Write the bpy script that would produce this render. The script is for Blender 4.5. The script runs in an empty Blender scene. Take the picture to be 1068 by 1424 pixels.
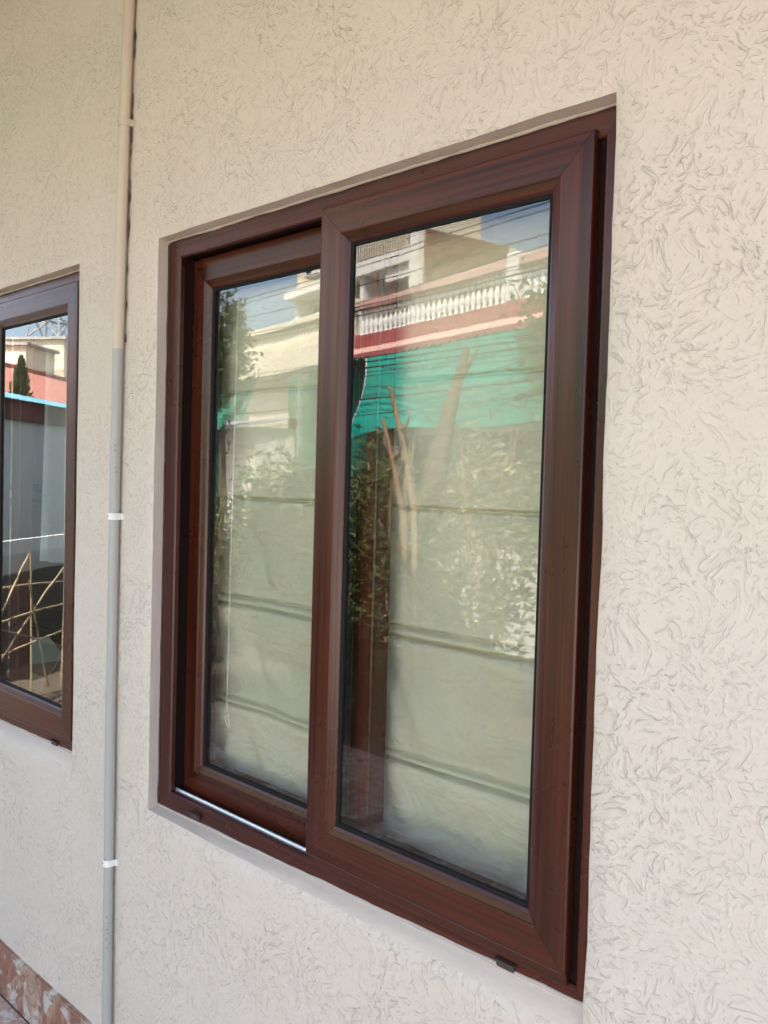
import bpy, math, random
from mathutils import Vector, Matrix, noise

random.seed(7)
scene = bpy.context.scene
COL = scene.collection

# ------------------------------------------------------------------ camera
F_PX, YAW, PITCH, ROLL = 1207.6, -0.7624, -0.0339, 0.028
CAM = Vector((1.8069, -1.1003, 1.5754))
PW, PH = 1068.0, 1424.0
FWD = Vector((math.cos(PITCH)*math.sin(YAW), math.cos(PITCH)*math.cos(YAW), math.sin(PITCH)))
R0 = Vector((math.cos(YAW), -math.sin(YAW), 0))
U0 = R0.cross(FWD)
RIGHT = math.cos(ROLL)*R0 + math.sin(ROLL)*U0
UP = -math.sin(ROLL)*R0 + math.cos(ROLL)*U0
cd = bpy.data.cameras.new('camera')
cam = bpy.data.objects.new('camera', cd)
COL.objects.link(cam)
m = Matrix((RIGHT, UP, -FWD)).transposed().to_4x4()
m.translation = CAM
cam.matrix_world = m
cd.sensor_fit = 'VERTICAL'
cd.sensor_height = 24.0
cd.lens = F_PX/PH*24.0
cd.clip_start = 0.02
cd.clip_end = 2000
scene.camera = cam

# ------------------------------------------------------------------ sky, sun, exposure
SUN_DIR = Vector((0.20, 0.48, 0.85)).normalized()      # towards the sun: behind the house, high
elev = math.asin(SUN_DIR.z)
azim = math.atan2(SUN_DIR.x, SUN_DIR.y)
world = bpy.data.worlds.new('World')
scene.world = world
world.use_nodes = True
wn = world.node_tree
for n in list(wn.nodes): wn.nodes.remove(n)
sky = wn.nodes.new('ShaderNodeTexSky')
sky.sky_type = 'NISHITA'
sky.sun_disc = False
sky.sun_elevation = elev
sky.sun_rotation = azim
sky.air_density = 1.0
sky.dust_density = 5.0
sky.ozone_density = 1.0
bg = wn.nodes.new('ShaderNodeBackground')
bg.inputs['Strength'].default_value = 0.15
wo = wn.nodes.new('ShaderNodeOutputWorld')
wn.links.new(sky.outputs[0], bg.inputs['Color'])
wn.links.new(bg.outputs[0], wo.inputs['Surface'])
sl = bpy.data.lights.new('sun', 'SUN')
sl.energy = 4.6
sl.angle = math.radians(0.5)
sl.color = (1.0, 0.94, 0.84)
so = bpy.data.objects.new('sun', sl)
COL.objects.link(so)
so.rotation_euler = (-SUN_DIR).to_track_quat('-Z', 'Y').to_euler()
so.location = (0, 0, 30)
vs = scene.view_settings
vs.view_transform = 'Standard'
vs.look = 'None'
vs.gamma = 1.0
vs.use_curve_mapping = False
vs.exposure = 2.6
scene.cycles.max_bounces = 10
scene.cycles.transparent_max_bounces = 16
scene.cycles.caustics_reflective = False
scene.cycles.caustics_refractive = False
scene.cycles.blur_glossy = 0.5

# ------------------------------------------------------------------ node helpers
class NT:
    def __init__(s, name):
        s.m = bpy.data.materials.new(name)
        s.m.use_nodes = True
        s.t = s.m.node_tree
        for n in list(s.t.nodes): s.t.nodes.remove(n)
        s.out = s.t.nodes.new('ShaderNodeOutputMaterial')
    def n(s, typ, **kw):
        nd = s.t.nodes.new('ShaderNode'+typ)
        for k, v in kw.items():
            if k.startswith('_'): setattr(nd, k[1:], v)
            else:
                key = k.replace('__', ' ')
                sock = nd.inputs[int(key[1:])] if key[0] == 'i' and key[1:].isdigit() else nd.inputs[key]
                s.set(sock, v)
        return nd
    def set(s, sock, v):
        if isinstance(v, bpy.types.NodeSocket): s.t.links.new(v, sock)
        elif isinstance(v, bpy.types.Node): s.t.links.new(v.outputs[0], sock)
        else: sock.default_value = v
    def math(s, op, a, b=0.0, c=0.0, clamp=False):
        nd = s.t.nodes.new('ShaderNodeMath'); nd.operation = op; nd.use_clamp = clamp
        s.set(nd.inputs[0], a); s.set(nd.inputs[1], b)
        if op in ('MULTIPLY_ADD', 'SMOOTH_MIN', 'SMOOTH_MAX', 'COMPARE'): s.set(nd.inputs[2], c)
        return nd.outputs[0]
    def mix(s, f, a, b):
        nd = s.t.nodes.new('ShaderNodeMix'); nd.data_type = 'RGBA'
        s.set(nd.inputs[0], f); s.set(nd.inputs[6], a); s.set(nd.inputs[7], b)
        return nd.outputs[2]
    def ss(s, x, a, b):
        nd = s.t.nodes.new('ShaderNodeMapRange'); nd.interpolation_type = 'SMOOTHSTEP'
        s.set(nd.inputs['Value'], x); nd.inputs['From Min'].default_value = a; nd.inputs['From Max'].default_value = b
        return nd.outputs[0]
    def obj(s, scale=(1, 1, 1), loc=(0, 0, 0)):
        tc = s.t.nodes.new('ShaderNodeTexCoord')
        mp = s.t.nodes.new('ShaderNodeMapping')
        mp.inputs['Scale'].default_value = scale; mp.inputs['Location'].default_value = loc
        s.t.links.new(tc.outputs['Object'], mp.inputs[0])
        return mp.outputs[0]
    def noise(s, vec, scale, detail=2.0, rough=0.5, dist=0.0):
        nd = s.t.nodes.new('ShaderNodeTexNoise')
        s.set(nd.inputs['Vector'], vec); nd.inputs['Scale'].default_value = scale
        nd.inputs['Detail'].default_value = detail; nd.inputs['Roughness'].default_value = rough
        nd.inputs['Distortion'].default_value = dist
        return nd.outputs['Fac']
    def bump(s, h, dist, strength=1.0, normal=None):
        nd = s.t.nodes.new('ShaderNodeBump')
        nd.inputs['Strength'].default_value = strength; nd.inputs['Distance'].default_value = dist
        s.set(nd.inputs['Height'], h)
        if normal is not None: s.set(nd.inputs['Normal'], normal)
        return nd.outputs[0]
    def pbr(s, color, rough=0.6, normal=None, metal=0.0, spec=0.5, trans=None):
        p = s.t.nodes.new('ShaderNodeBsdfPrincipled')
        s.set(p.inputs['Base Color'], color); s.set(p.inputs['Roughness'], rough)
        s.set(p.inputs['Metallic'], metal); s.set(p.inputs['Specular IOR Level'], spec)
        if normal is not None: s.set(p.inputs['Normal'], normal)
        if trans:
            tr = s.t.nodes.new('ShaderNodeBsdfTranslucent'); s.set(tr.inputs['Color'], color)
            mx = s.t.nodes.new('ShaderNodeMixShader'); mx.inputs[0].default_value = trans
            s.t.links.new(p.outputs[0], mx.inputs[1]); s.t.links.new(tr.outputs[0], mx.inputs[2])
            s.t.links.new(mx.outputs[0], s.out.inputs['Surface'])
        else:
            s.t.links.new(p.outputs[0], s.out.inputs['Surface'])
        return s.m

def c4(r, g, b): return (r, g, b, 1.0)

def simple(name, col, rough=0.6, var=0.25, scale=6.0, bump=0.0, bscale=60.0, metal=0.0, spec=0.5, trans=None):
    t = NT(name); v = t.obj()
    f = t.noise(v, scale, 4, 0.6)
    lo = tuple(c*(1-var) for c in col); hi = tuple(min(1, c*(1+var)) for c in col)
    colr = t.mix(f, c4(*lo), c4(*hi))
    nrm = t.bump(t.noise(v, bscale, 3), bump) if bump else None
    rg = t.math('MULTIPLY_ADD', t.noise(v, scale*3, 2), 0.2, rough-0.1)
    return t.pbr(colr, rg, nrm, metal, spec, trans)

# stucco with combed worm-like grooves
def stucco():
    t = NT('textured_stucco'); v = t.obj()
    vf = t.obj((1, 0.0, 1))
    warp = t.n('TexNoise', Vector=vf, Scale=9.0, Detail=1.0)
    wv = t.n('VectorMath', _operation='MULTIPLY_ADD', i0=warp.outputs['Color'], i1=(0.09, 0.0, 0.09), i2=vf)
    wv = wv.outputs[0]
    def isoline(scale, seed, width, thresh, mscale):
        off = t.n('VectorMath', _operation='ADD', i0=wv, i1=(seed, 0.0, seed*0.7)).outputs[0]
        a = t.noise(off, scale, 0.6, 0.4)
        d = t.math('ABSOLUTE', t.math('SUBTRACT', a, 0.5))
        ln = t.math('SUBTRACT', 1.0, t.ss(d, width*0.2, width))
        mk = t.ss(t.noise(off, mscale, 1.5), thresh, thresh+0.07)
        return t.math('MULTIPLY', ln, mk)
    def arcs(scale, seed, freq, width, thresh, mscale):
        off = t.n('VectorMath', _operation='ADD', i0=wv, i1=(seed, 0.0, -seed)).outputs[0]
        vo = t.n('TexVoronoi', Vector=off, Scale=scale)
        w = t.math('FRACT', t.math('MULTIPLY', vo.outputs['Distance'], freq))
        d = t.math('ABSOLUTE', t.math('SUBTRACT', w, 0.5))
        ln = t.math('SUBTRACT', 1.0, t.ss(d, width*0.2, width))
        mk = t.ss(t.noise(off, mscale, 1.5), thresh, thresh+0.06)
        return t.math('MULTIPLY', ln, mk)
    def layer(f, lipf): return t.math('MULTIPLY_ADD', lipf, 0.55, t.math('MULTIPLY', f, -1.0))
    def iso2(sc, seed, w, th, ms): return layer(isoline(sc, seed, w, th, ms), isoline(sc, seed, w*3.2, th-0.01, ms))
    L1 = iso2(28, 3.1, 0.017, 0.51, 38); L2 = iso2(42, 11.7, 0.024, 0.52, 54); L3 = iso2(74, 21.0, 0.040, 0.53, 84)
    L4 = layer(arcs(19, 5.3, 2.6, 0.08, 0.52, 44), arcs(19, 5.3, 2.6, 0.24, 0.51, 44))
    L5 = iso2(34, 40.0, 0.020, 0.53, 48)
    rel = t.math('ADD', t.math('ADD', L1, L2), t.math('ADD', t.math('MULTIPLY', L3, 0.8), t.math('ADD', L4, L5)))
    rel = t.math('MULTIPLY', rel, t.math('MULTIPLY_ADD', t.ss(t.noise(vf, 4.5, 3, 0.6), 0.36, 0.62), 0.50, 0.50))
    g = t.math('MULTIPLY', rel, -1.0, clamp=True)
    # broad trowel relief and fine grain
    und = t.noise(vf, 14, 2)
    grain = t.noise(v, 420, 3, 0.6)
    mid = t.noise(v, 95, 4, 0.7)
    lump = t.noise(vf, 38, 3, 0.6, 0.5)
    pit = t.ss(t.noise(vf, 130, 1.0), 0.66, 0.74)
    h = t.math('MULTIPLY_ADD', rel, 1.0, t.math('MULTIPLY', und, 0.7))
    h = t.math('MULTIPLY_ADD', mid, 0.75, h)
    h = t.math('MULTIPLY_ADD', lump, 0.8, h)
    h = t.math('MULTIPLY_ADD', pit, -0.6, h)
    h = t.math('MULTIPLY_ADD', grain, 0.10, h)
    nrm = t.bump(h, 0.00125, 1.0)
    patch = t.noise(v, 1.7, 4, 0.6)
    col = t.mix(patch, c4(0.640, 0.570, 0.490), c4(0.695, 0.627, 0.545))
    streak = t.ss(t.noise(t.obj((11, 1, 0.8), (4, 0, 2)), 1.0, 4, 0.65), 0.50, 0.75)
    col = t.mix(t.math('MULTIPLY', streak, 0.10), col, c4(0.45, 0.39, 0.32))
    col = t.mix(t.math('MULTIPLY', g, 0.04), col, c4(0.36, 0.29, 0.22))
    return t.pbr(col, 0.78, nrm, spec=0.25)

def wood(name, horizontal, hue=1.0):
    t = NT(name)
    sc = (2.2, 160, 160) if horizontal else (160, 160, 2.2)
    v = t.obj(sc)
    sc2 = (1.2, 38, 38) if horizontal else (38, 38, 1.2)
    v2 = t.obj(sc2, (3, 7, 1))
    a = t.noise(v, 1.0, 4, 0.65); b = t.noise(v2, 1.0, 2, 0.5)
    st = t.noise(t.obj((0.6, 95, 95) if horizontal else (95, 95, 0.6), (1, 2, 9)), 1.0, 1.0)
    f = t.math('ADD', t.math('MULTIPLY', a, 0.62), t.math('MULTIPLY', b, 0.22))
    f = t.math('MULTIPLY_ADD', st, 0.34, f)
    f = t.ss(f, 0.40, 0.80)
    col = t.mix(f, c4(0.022*hue, 0.0034, 0.0020), c4(0.098*hue, 0.0200, 0.0095))
    col = t.mix(t.math('MULTIPLY', t.ss(b, 0.45, 0.65), 0.45), col, c4(0.062, 0.022, 0.011))
    pores = t.ss(t.noise(t.obj((9.3, 520, 520) if horizontal else (520, 520, 9.3), (0.37, 0.21, 0.53)), 1.0, 2), 0.60, 0.72)
    col = t.mix(t.math('MULTIPLY', pores, 0.12), col, c4(0.018, 0.006, 0.005))
    nrm = None
    smear = t.noise(t.obj(), 5.0, 4, 0.65)
    rg = t.math('MULTIPLY_ADD', smear, 0.18, 0.20)
    return t.pbr(col, rg, nrm, spec=0.45)

def glass(name, tint, gain=1.8, seed=0.0):
    t = NT(name)
    fr = t.n('Fresnel', IOR=1.52)
    geo = t.n('NewGeometry')
    wob = t.bump(t.noise(t.obj((1, 1, 0.6), (seed, 0, seed)), 3.4, 1.5), 0.00045, 1.0)
    f = t.math('MULTIPLY', fr, gain, clamp=True)
    f = t.math('MULTIPLY', f, t.math('SUBTRACT', 1.0, geo.outputs['Backfacing']))
    tr = t.n('BsdfTransparent', Color=c4(*tint))
    gl = t.n('BsdfAnisotropic', Color=c4(0.97, 0.99, 0.98), Roughness=0.012)
    t.set(gl.inputs['Normal'], wob)
    mx = t.n('MixShader', i0=f); t.set(mx.inputs[1], tr); t.set(mx.inputs[2], gl)
    # a thin film of dust, thicker along the bottom edge of the pane
    v = t.obj()
    sep = t.n('SeparateXYZ', Vector=v)
    low = t.math('SUBTRACT', 1.0, t.ss(sep.outputs['Z'], 0.10, 0.42))
    d = t.math('MULTIPLY', t.ss(t.noise(v, 26, 5, 0.7), 0.42, 0.75), t.math('MULTIPLY_ADD', low, 0.012, 0.010))
    spot = t.math('MULTIPLY', t.ss(t.noise(v, 160, 2), 0.70, 0.76), 0.10)
    dm = t.math('ADD', d, spot)
    df = t.n('BsdfDiffuse', Color=c4(0.55, 0.52, 0.46))
    mx2 = t.n('MixShader', i0=dm); t.set(mx2.inputs[1], mx); t.set(mx2.inputs[2], df)
    t.set(t.out.inputs['Surface'], mx2)
    return t.m

def fabric(name, col, trans=0.25):
    t = NT(name); v = t.obj()
    f = t.noise(v, 3.0, 4, 0.6)
    c = t.mix(f, c4(*[x*0.92 for x in col]), c4(*[min(1, x*1.06) for x in col]))
    w = t.math('ADD', t.noise(t.obj((900, 1, 60)), 1.0, 1), t.noise(t.obj((60, 1, 900)), 1.0, 1))
    wr = t.noise(t.obj((1.4, 1, 2.6), (2, 0, 5)), 5.0, 3, 0.55, 0.6)
    nrm = t.bump(w, 0.0002, 0.4, t.bump(wr, 0.020, 1.0))
    return t.pbr(c, 0.85, nrm, spec=0.15, trans=trans)

def marble(name, ca, cb, cc):
    t = NT(name)
    tc = t.n('TexCoord'); oi = t.n('ObjectInfo')
    off = t.n('VectorMath', _operation='MULTIPLY_ADD', i0=oi.outputs['Random'], i1=(17.0, 9.0, 23.0), i2=tc.outputs['Object']).outputs[0]
    a = t.noise(off, 5.0, 5, 0.62, 1.6); b = t.noise(off, 13.0, 5, 0.6, 0.8)
    col = t.mix(t.ss(a, 0.44, 0.56), c4(*ca), c4(*cb))
    col = t.mix(t.ss(b, 0.50, 0.62), col, c4(*cc))
    vein = t.math('SUBTRACT', 1.0, t.ss(t.math('ABSOLUTE', t.math('SUBTRACT', t.noise(off, 8.0, 3, 0.5, 2.0), 0.5)), 0.0, 0.03))
    col = t.mix(t.math('MULTIPLY', vein, 0.6), col, c4(0.10, 0.055, 0.04))
    return t.pbr(col, 0.28)

def leafmat(name, ca, cb, trans=0.35):
    t = NT(name)
    geo = t.n('NewGeometry')
    col = t.mix(geo.outputs['Random Per Island'], c4(*ca), c4(*cb))
    return t.pbr(col, 0.55, trans=trans)

def brickmat():
    t = NT('brick_far'); v = t.obj((1, 1, 1))
    b = t.n('TexBrick', Vector=t.n('Mapping', Vector=t.n('TexCoord').outputs['Object'], Rotation=(math.pi/2, 0, math.pi/2)),
            Color1=c4(0.16, 0.08, 0.05), Color2=c4(0.25, 0.14, 0.08), Mortar=c4(0.28, 0.23, 0.18), Scale=3.2)
    col = t.mix(t.math('MULTIPLY', t.noise(v, 0.7, 4, 0.6), 0.6), b.outputs[0], c4(0.20, 0.14, 0.09))
    return t.pbr(col, 0.9)

M = {}
M['stucco'] = stucco()
M['reveal'] = simple('reveal_paint', (0.60, 0.53, 0.46), 0.7, 0.14, 9, 0.0015, 55)
M['sill'] = simple('sill_paint', (0.70, 0.595, 0.50), 0.6, 0.06, 9, 0.0015, 45)
M['wood_h'] = wood('mahogany_foil_horizontal', True)
M['wood_v'] = wood('mahogany_foil_vertical', False)
M['gasket'] = simple('black_rubber', (0.010, 0.010, 0.010), 0.75, 0.2, spec=0.2)
M['gap_shade'] = simple('dark_gap_shade', (0.014, 0.008, 0.007), 0.95, 0.3, 60, spec=0.1)  # near-black colour standing in for shade in the frame gaps
M['glass'] = glass('window_glass', (0.955, 0.975, 0.955), 1.9, 0.0)
M['alu'] = simple('aluminium', (0.75, 0.75, 0.77), 0.32, 0.06, metal=0.6)
M['drain'] = simple('drain_plastic', (0.05, 0.036, 0.030), 0.55, 0.2)
M['sealant'] = simple('sealant', (0.50, 0.44, 0.38), 0.6, 0.1, 30)
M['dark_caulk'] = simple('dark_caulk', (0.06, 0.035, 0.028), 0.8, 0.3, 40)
M['blind'] = fabric('blind_fabric', (0.78, 0.73, 0.57))
M['curtain'] = fabric('curtain_fabric', (0.62, 0.66, 0.66))
M['cord'] = simple('white_cord', (0.75, 0.75, 0.70), 0.7, 0.05)
M['pipe_grey'] = simple('grey_pvc', (0.40, 0.405, 0.375), 0.42, 0.07, 5)
M['pipe_paint'] = simple('cream_painted_pvc', (0.58, 0.51, 0.41), 0.55, 0.05, 5, 0.0006, 60)
M['clip'] = simple('white_plastic', (0.80, 0.80, 0.77), 0.45, 0.05)
M['ink'] = simple('grey_ink', (0.24, 0.25, 0.25), 0.7, 0.3, 80)
M['tile'] = marble('marble_tile', (0.27, 0.12, 0.075), (0.42, 0.27, 0.18), (0.55, 0.52, 0.46))
M['floor_tile'] = marble('floor_marble', (0.32, 0.17, 0.12), (0.48, 0.33, 0.26), (0.62, 0.55, 0.49))
M['grout'] = simple('grout', (0.30, 0.26, 0.22), 0.9, 0.15, 30)
M['plaster'] = simple('plaster', (0.58, 0.54, 0.47), 0.85, 0.08, 3)
M['canopy'] = simple('canopy_soffit_paint', (0.22, 0.14, 0.09), 0.85, 0.08, 3)
M['driveway'] = simple('pale_driveway_concrete', (0.13, 0.115, 0.10), 0.9, 0.15, 2, 0.003, 60)
M['soil'] = simple('dark_garden_soil', (0.075, 0.055, 0.04), 0.95, 0.3, 5, 0.01, 30)
M['room'] = simple('room_paint', (0.33, 0.31, 0.28), 0.85, 0.08, 3)
M['dark_metal'] = simple('dark_metal', (0.035, 0.033, 0.032), 0.5, 0.2)
M['chair_fab'] = simple('grey_upholstery', (0.10, 0.095, 0.095), 0.85, 0.15, 40)
M['carton'] = simple('cardboard', (0.46, 0.34, 0.20), 0.85, 0.1, 20)
M['paper'] = simple('pale_paper', (0.62, 0.62, 0.46), 0.8, 0.06, 20)
M['table'] = simple('table_wood', (0.10, 0.055, 0.035), 0.5, 0.2, 12)
M['ground'] = simple('dusty_ground', (0.22, 0.19, 0.15), 0.95, 0.25, 0.6, 0.01, 12)
M['asphalt'] = simple('asphalt', (0.055, 0.054, 0.052), 0.9, 0.25, 2, 0.004, 90)
M['white_wall'] = simple('whitewash', (0.70, 0.68, 0.63), 0.85, 0.12, 2.5)
M['cream_wall'] = simple('cream_wall_paint', (0.66, 0.59, 0.46), 0.85, 0.10, 2.5)
M['red_band'] = simple('red_fascia_paint', (0.36, 0.085, 0.085), 0.8, 0.15, 3)
M['pink_band'] = simple('pink_fascia_paint', (0.60, 0.36, 0.31), 0.8, 0.12, 3)
M['white_trim'] = simple('white_trim_paint', (0.76, 0.75, 0.72), 0.8, 0.08, 3)
M['shade_and_dado'] = simple('shade_backing_and_dado', (0.10, 0.09, 0.08), 0.9, 0.25, 3)  # dark tone for painted terrace shade, also used on the shed dado
M['brick'] = brickmat()
M['dark_glass'] = simple('dark_window_glass', (0.05, 0.055, 0.06), 0.12, 0.3)
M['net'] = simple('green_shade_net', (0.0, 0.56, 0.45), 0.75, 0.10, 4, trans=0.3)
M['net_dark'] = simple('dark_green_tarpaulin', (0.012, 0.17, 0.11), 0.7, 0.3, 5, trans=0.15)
M['corr'] = simple('green_corrugated_sheet', (0.05, 0.13, 0.10), 0.6, 0.2, 4)
M['bark'] = simple('bark', (0.12, 0.095, 0.065), 0.95, 0.35, 14, 0.01, 40)
M['dry'] = simple('dry_stem', (0.40, 0.27, 0.15), 0.9, 0.3, 12)
M['leaf'] = leafmat('leaf_green', (0.035, 0.075, 0.018), (0.11, 0.16, 0.035))
M['leaf_light'] = leafmat('leaf_light_green', (0.09, 0.14, 0.03), (0.22, 0.26, 0.07))
M['leaf_dry'] = leafmat('leaf_pale', (0.10, 0.12, 0.04), (0.50, 0.45, 0.28))
M['leaf_yellow'] = leafmat('leaf_yellow', (0.30, 0.30, 0.06), (0.62, 0.52, 0.16))
M['conifer'] = leafmat('conifer_needles', (0.03, 0.055, 0.02), (0.08, 0.10, 0.035), 0.1)
M['cable'] = simple('cable_black', (0.02, 0.02, 0.02), 0.6, 0.2)
M['concrete'] = simple('concrete', (0.34, 0.33, 0.31), 0.9, 0.15, 3)
M['roof_tile'] = simple('red_clay_tile', (0.31, 0.13, 0.10), 0.85, 0.2, 3)
M['blue'] = simple('sky_blue_metal', (0.20, 0.46, 0.55), 0.5, 0.08, 3)
M['maroon'] = simple('maroon_paint', (0.13, 0.045, 0.04), 0.8, 0.15, 3)
M['grey_wall'] = simple('grey_render', (0.50, 0.50, 0.49), 0.9, 0.12, 2)
M['bamboo'] = simple('bamboo', (0.30, 0.23, 0.14), 0.7, 0.35, 10)
M['steel'] = simple('galvanised_steel', (0.30, 0.31, 0.32), 0.6, 0.15, 3)

# ------------------------------------------------------------------ mesh helpers
class MB:
    def __init__(s): s.v = []; s.f = []
    def add(s, vs, fs):
        o = len(s.v); s.v += [tuple(p) for p in vs]; s.f += [tuple(i+o for i in f) for f in fs]; return s
    def box(s, x0, x1, y0, y1, z0, z1):
        return s.add([(x0,y0,z0),(x1,y0,z0),(x1,y1,z0),(x0,y1,z0),(x0,y0,z1),(x1,y0,z1),(x1,y1,z1),(x0,y1,z1)],
                     [(0,3,2,1),(4,5,6,7),(0,1,5,4),(1,2,6,5),(2,3,7,6),(3,0,4,7)])
    def cbox(s, x0, x1, y0, y1, z0, z1, b):
        """box with chamfered edges"""
        X = (x0, x1); Y = (y0, y1); Z = (z0, z1); vs = []; idx = {}
        for i in (0, 1):
            for j in (0, 1):
                for k in (0, 1):
                    sx, sy, sz = (1-2*i)*b, (1-2*j)*b, (1-2*k)*b
                    for a, off in enumerate(((0, sy, sz), (sx, 0, sz), (sx, sy, 0))):
                        idx[i,j,k,a] = len(vs); vs.append((X[i]+off[0], Y[j]+off[1], Z[k]+off[2]))
        fs = []
        for i in (0, 1):
            q = [idx[i,0,0,0], idx[i,1,0,0], idx[i,1,1,0], idx[i,0,1,0]]; fs.append(q if i else q[::-1])
            q = [idx[0,i,0,1], idx[0,i,1,1], idx[1,i,1,1], idx[1,i,0,1]]; fs.append(q if i else q[::-1])
            q = [idx[0,0,i,2], idx[1,0,i,2], idx[1,1,i,2], idx[0,1,i,2]]; fs.append(q if i else q[::-1])
        for j in (0, 1):
            for k in (0, 1):
                fs.append([idx[0,j,k,1], idx[1,j,k,1], idx[1,j,k,2], idx[0,j,k,2]])
                fs.append([idx[j,0,k,0], idx[j,1,k,0], idx[j,1,k,2], idx[j,0,k,2]])
                fs.append([idx[j,k,0,0], idx[j,k,1,0], idx[j,k,1,1], idx[j,k,0,1]])
        for i in (0, 1):
            for j in (0, 1):
                for k in (0, 1): fs.append([idx[i,j,k,0], idx[i,j,k,1], idx[i,j,k,2]])
        return s.add(vs, fs)
    def tube(s, pts, r, seg=8, cap=True):
        pts = [Vector(p) for p in pts]; n = len(pts)
        rs = r if isinstance(r, (list, tuple)) else [r]*n
        ref = None; vs = []
        for i, p in enumerate(pts):
            d = (pts[min(i+1, n-1)]-pts[max(i-1, 0)]).normalized()
            if ref is None:
                ref = Vector((0, 0, 1)) if abs(d.z) < 0.9 else Vector((1, 0, 0))
            a = d.cross(ref).normalized(); b = a.cross(d).normalized(); ref = b
            for k in range(seg):
                t = 2*math.pi*k/seg
                vs.append(p+rs[i]*(math.cos(t)*a+math.sin(t)*b))
        fs = []
        for i in range(n-1):
            for k in range(seg):
                k2 = (k+1) % seg
                fs.append((i*seg+k, (i+1)*seg+k, (i+1)*seg+k2, i*seg+k2))
        if cap:
            fs.append(tuple(range(seg))); fs.append(tuple(reversed(range((n-1)*seg, n*seg))))
        return s.add(vs, fs)
    def lathe(s, prof, seg=8, c=(0, 0)):
        vs = []; n = len(prof)
        for r, z in prof:
            for k in range(seg):
                t = 2*math.pi*k/seg; vs.append((c[0]+r*math.cos(t), c[1]+r*math.sin(t), z))
        fs = [(i*seg+k, i*seg+(k+1) % seg, (i+1)*seg+(k+1) % seg, (i+1)*seg+k) for i in range(n-1) for k in range(seg)]
        fs.append(tuple(reversed(range(seg)))); fs.append(tuple(range((n-1)*seg, n*seg)))
        return s.add(vs, fs)
    def grid(s, nx, ny, fn):
        vs = [fn(i/nx, j/ny) for j in range(ny+1) for i in range(nx+1)]
        fs = [(j*(nx+1)+i, j*(nx+1)+i+1, (j+1)*(nx+1)+i+1, (j+1)*(nx+1)+i) for j in range(ny) for i in range(nx)]
        return s.add(vs, fs)
    def member(s, rect, side, prof, gap=0.0003):
        """one mitred member of a frame in the x-z plane; prof = closed list of (inset from outer edge, y)"""
        x0, z0, x1, z1 = rect; n = len(prof); vs = []
        for e in (0, 1):
            for u, y in prof:
                g = gap if e == 0 else -gap
                if side == 'bottom': vs.append(((x0+u if e == 0 else x1-u)+g, y, z0+u))
                elif side == 'top': vs.append(((x0+u if e == 0 else x1-u)+g, y, z1-u))
                elif side == 'left': vs.append((x0+u, y, (z0+u if e == 0 else z1-u)+g))
                else: vs.append((x1-u, y, (z0+u if e == 0 else z1-u)+g))
        flip = side in ('top', 'left')
        fs = []
        for i in range(n):
            j = (i+1) % n
            q = (i, j, n+j, n+i); fs.append(q[::-1] if flip else q)
        a = tuple(range(n)); b = tuple(range(n, 2*n))
        fs += [a, b[::-1]] if flip else [a[::-1], b]
        return s.add(vs, fs)
    def build(s, name, mat, parent=None, org=(0, 0, 0), smooth=None, fix=True):
        me = bpy.data.meshes.new(name)
        o = Vector(org)
        me.from_pydata([Vector(p)-o for p in s.v], [], s.f)
        if fix:
            import bmesh
            bm = bmesh.new(); bm.from_mesh(me); bmesh.ops.recalc_face_normals(bm, faces=bm.faces); bm.to_mesh(me); bm.free()
        me.materials.append(M[mat] if isinstance(mat, str) else mat)
        if smooth is not None:
            me.shade_smooth()
            if smooth < 180:
                me.set_sharp_from_angle(angle=math.radians(smooth))
        ob = bpy.data.objects.new(name, me)
        COL.objects.link(ob)
        if parent: ob.parent = parent
        else: ob.location = o
        return ob

def tag(o, label=None, cat=None, group=None, kind=None):
    if label: o['label'] = label
    if cat: o['category'] = cat
    if group: o['group'] = group
    if kind: o['kind'] = kind
    return o
def thing(name, label, cat, loc=(0, 0, 0), rz=0.0, group=None):
    o = bpy.data.objects.new(name, None); COL.objects.link(o)
    o.empty_display_size = 0.1
    o.location = loc; o.rotation_euler = (0, 0, rz)
    return tag(o, label, cat, group)
def copy_tree(o, parent=None):
    c = o.copy(); COL.objects.link(c); c.parent = parent
    for ch in list(o.children): copy_tree(ch, c)
    return c
def share(src, name, parent, loc):
    o = bpy.data.objects.new(name, src.data); COL.objects.link(o); o.parent = parent; o.location = loc; return o

def pix_dir(u, v):
    return FWD + RIGHT*((u-PW/2)/F_PX) + UP*((PH/2-v)/F_PX)
# facing side of the street: a frame turned 11.7 degrees from our wall
P0 = Vector((-6.1, -7.92, 0)); FE = Vector((0.979, 0.203, 0)).normalized(); FN = Vector((-FE.y, FE.x, 0))
STREET_ROT = math.atan2(FE.y, FE.x)
def across(u, v, Y=0.0, yg=0.036):
    """point across the street seen mirrored in the pane, in the street frame (X along, Y towards us, Z up)"""
    d = pix_dir(u, v); d.y = -d.y
    c = CAM.copy(); c.y = 2*yg-c.y
    t = (Y-(c-P0).dot(FN))/d.dot(FN); p = c+d*t
    return Vector(((p-P0).dot(FE), Y, p.z))
def to_world(p): return P0+FE*p[0]+FN*p[1]+Vector((0, 0, p[2]))
def mirrored(u, v, depth, yg=0.036):
    p = CAM+pix_dir(u, v)*depth; p.y = 2*yg-p.y; return p

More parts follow.
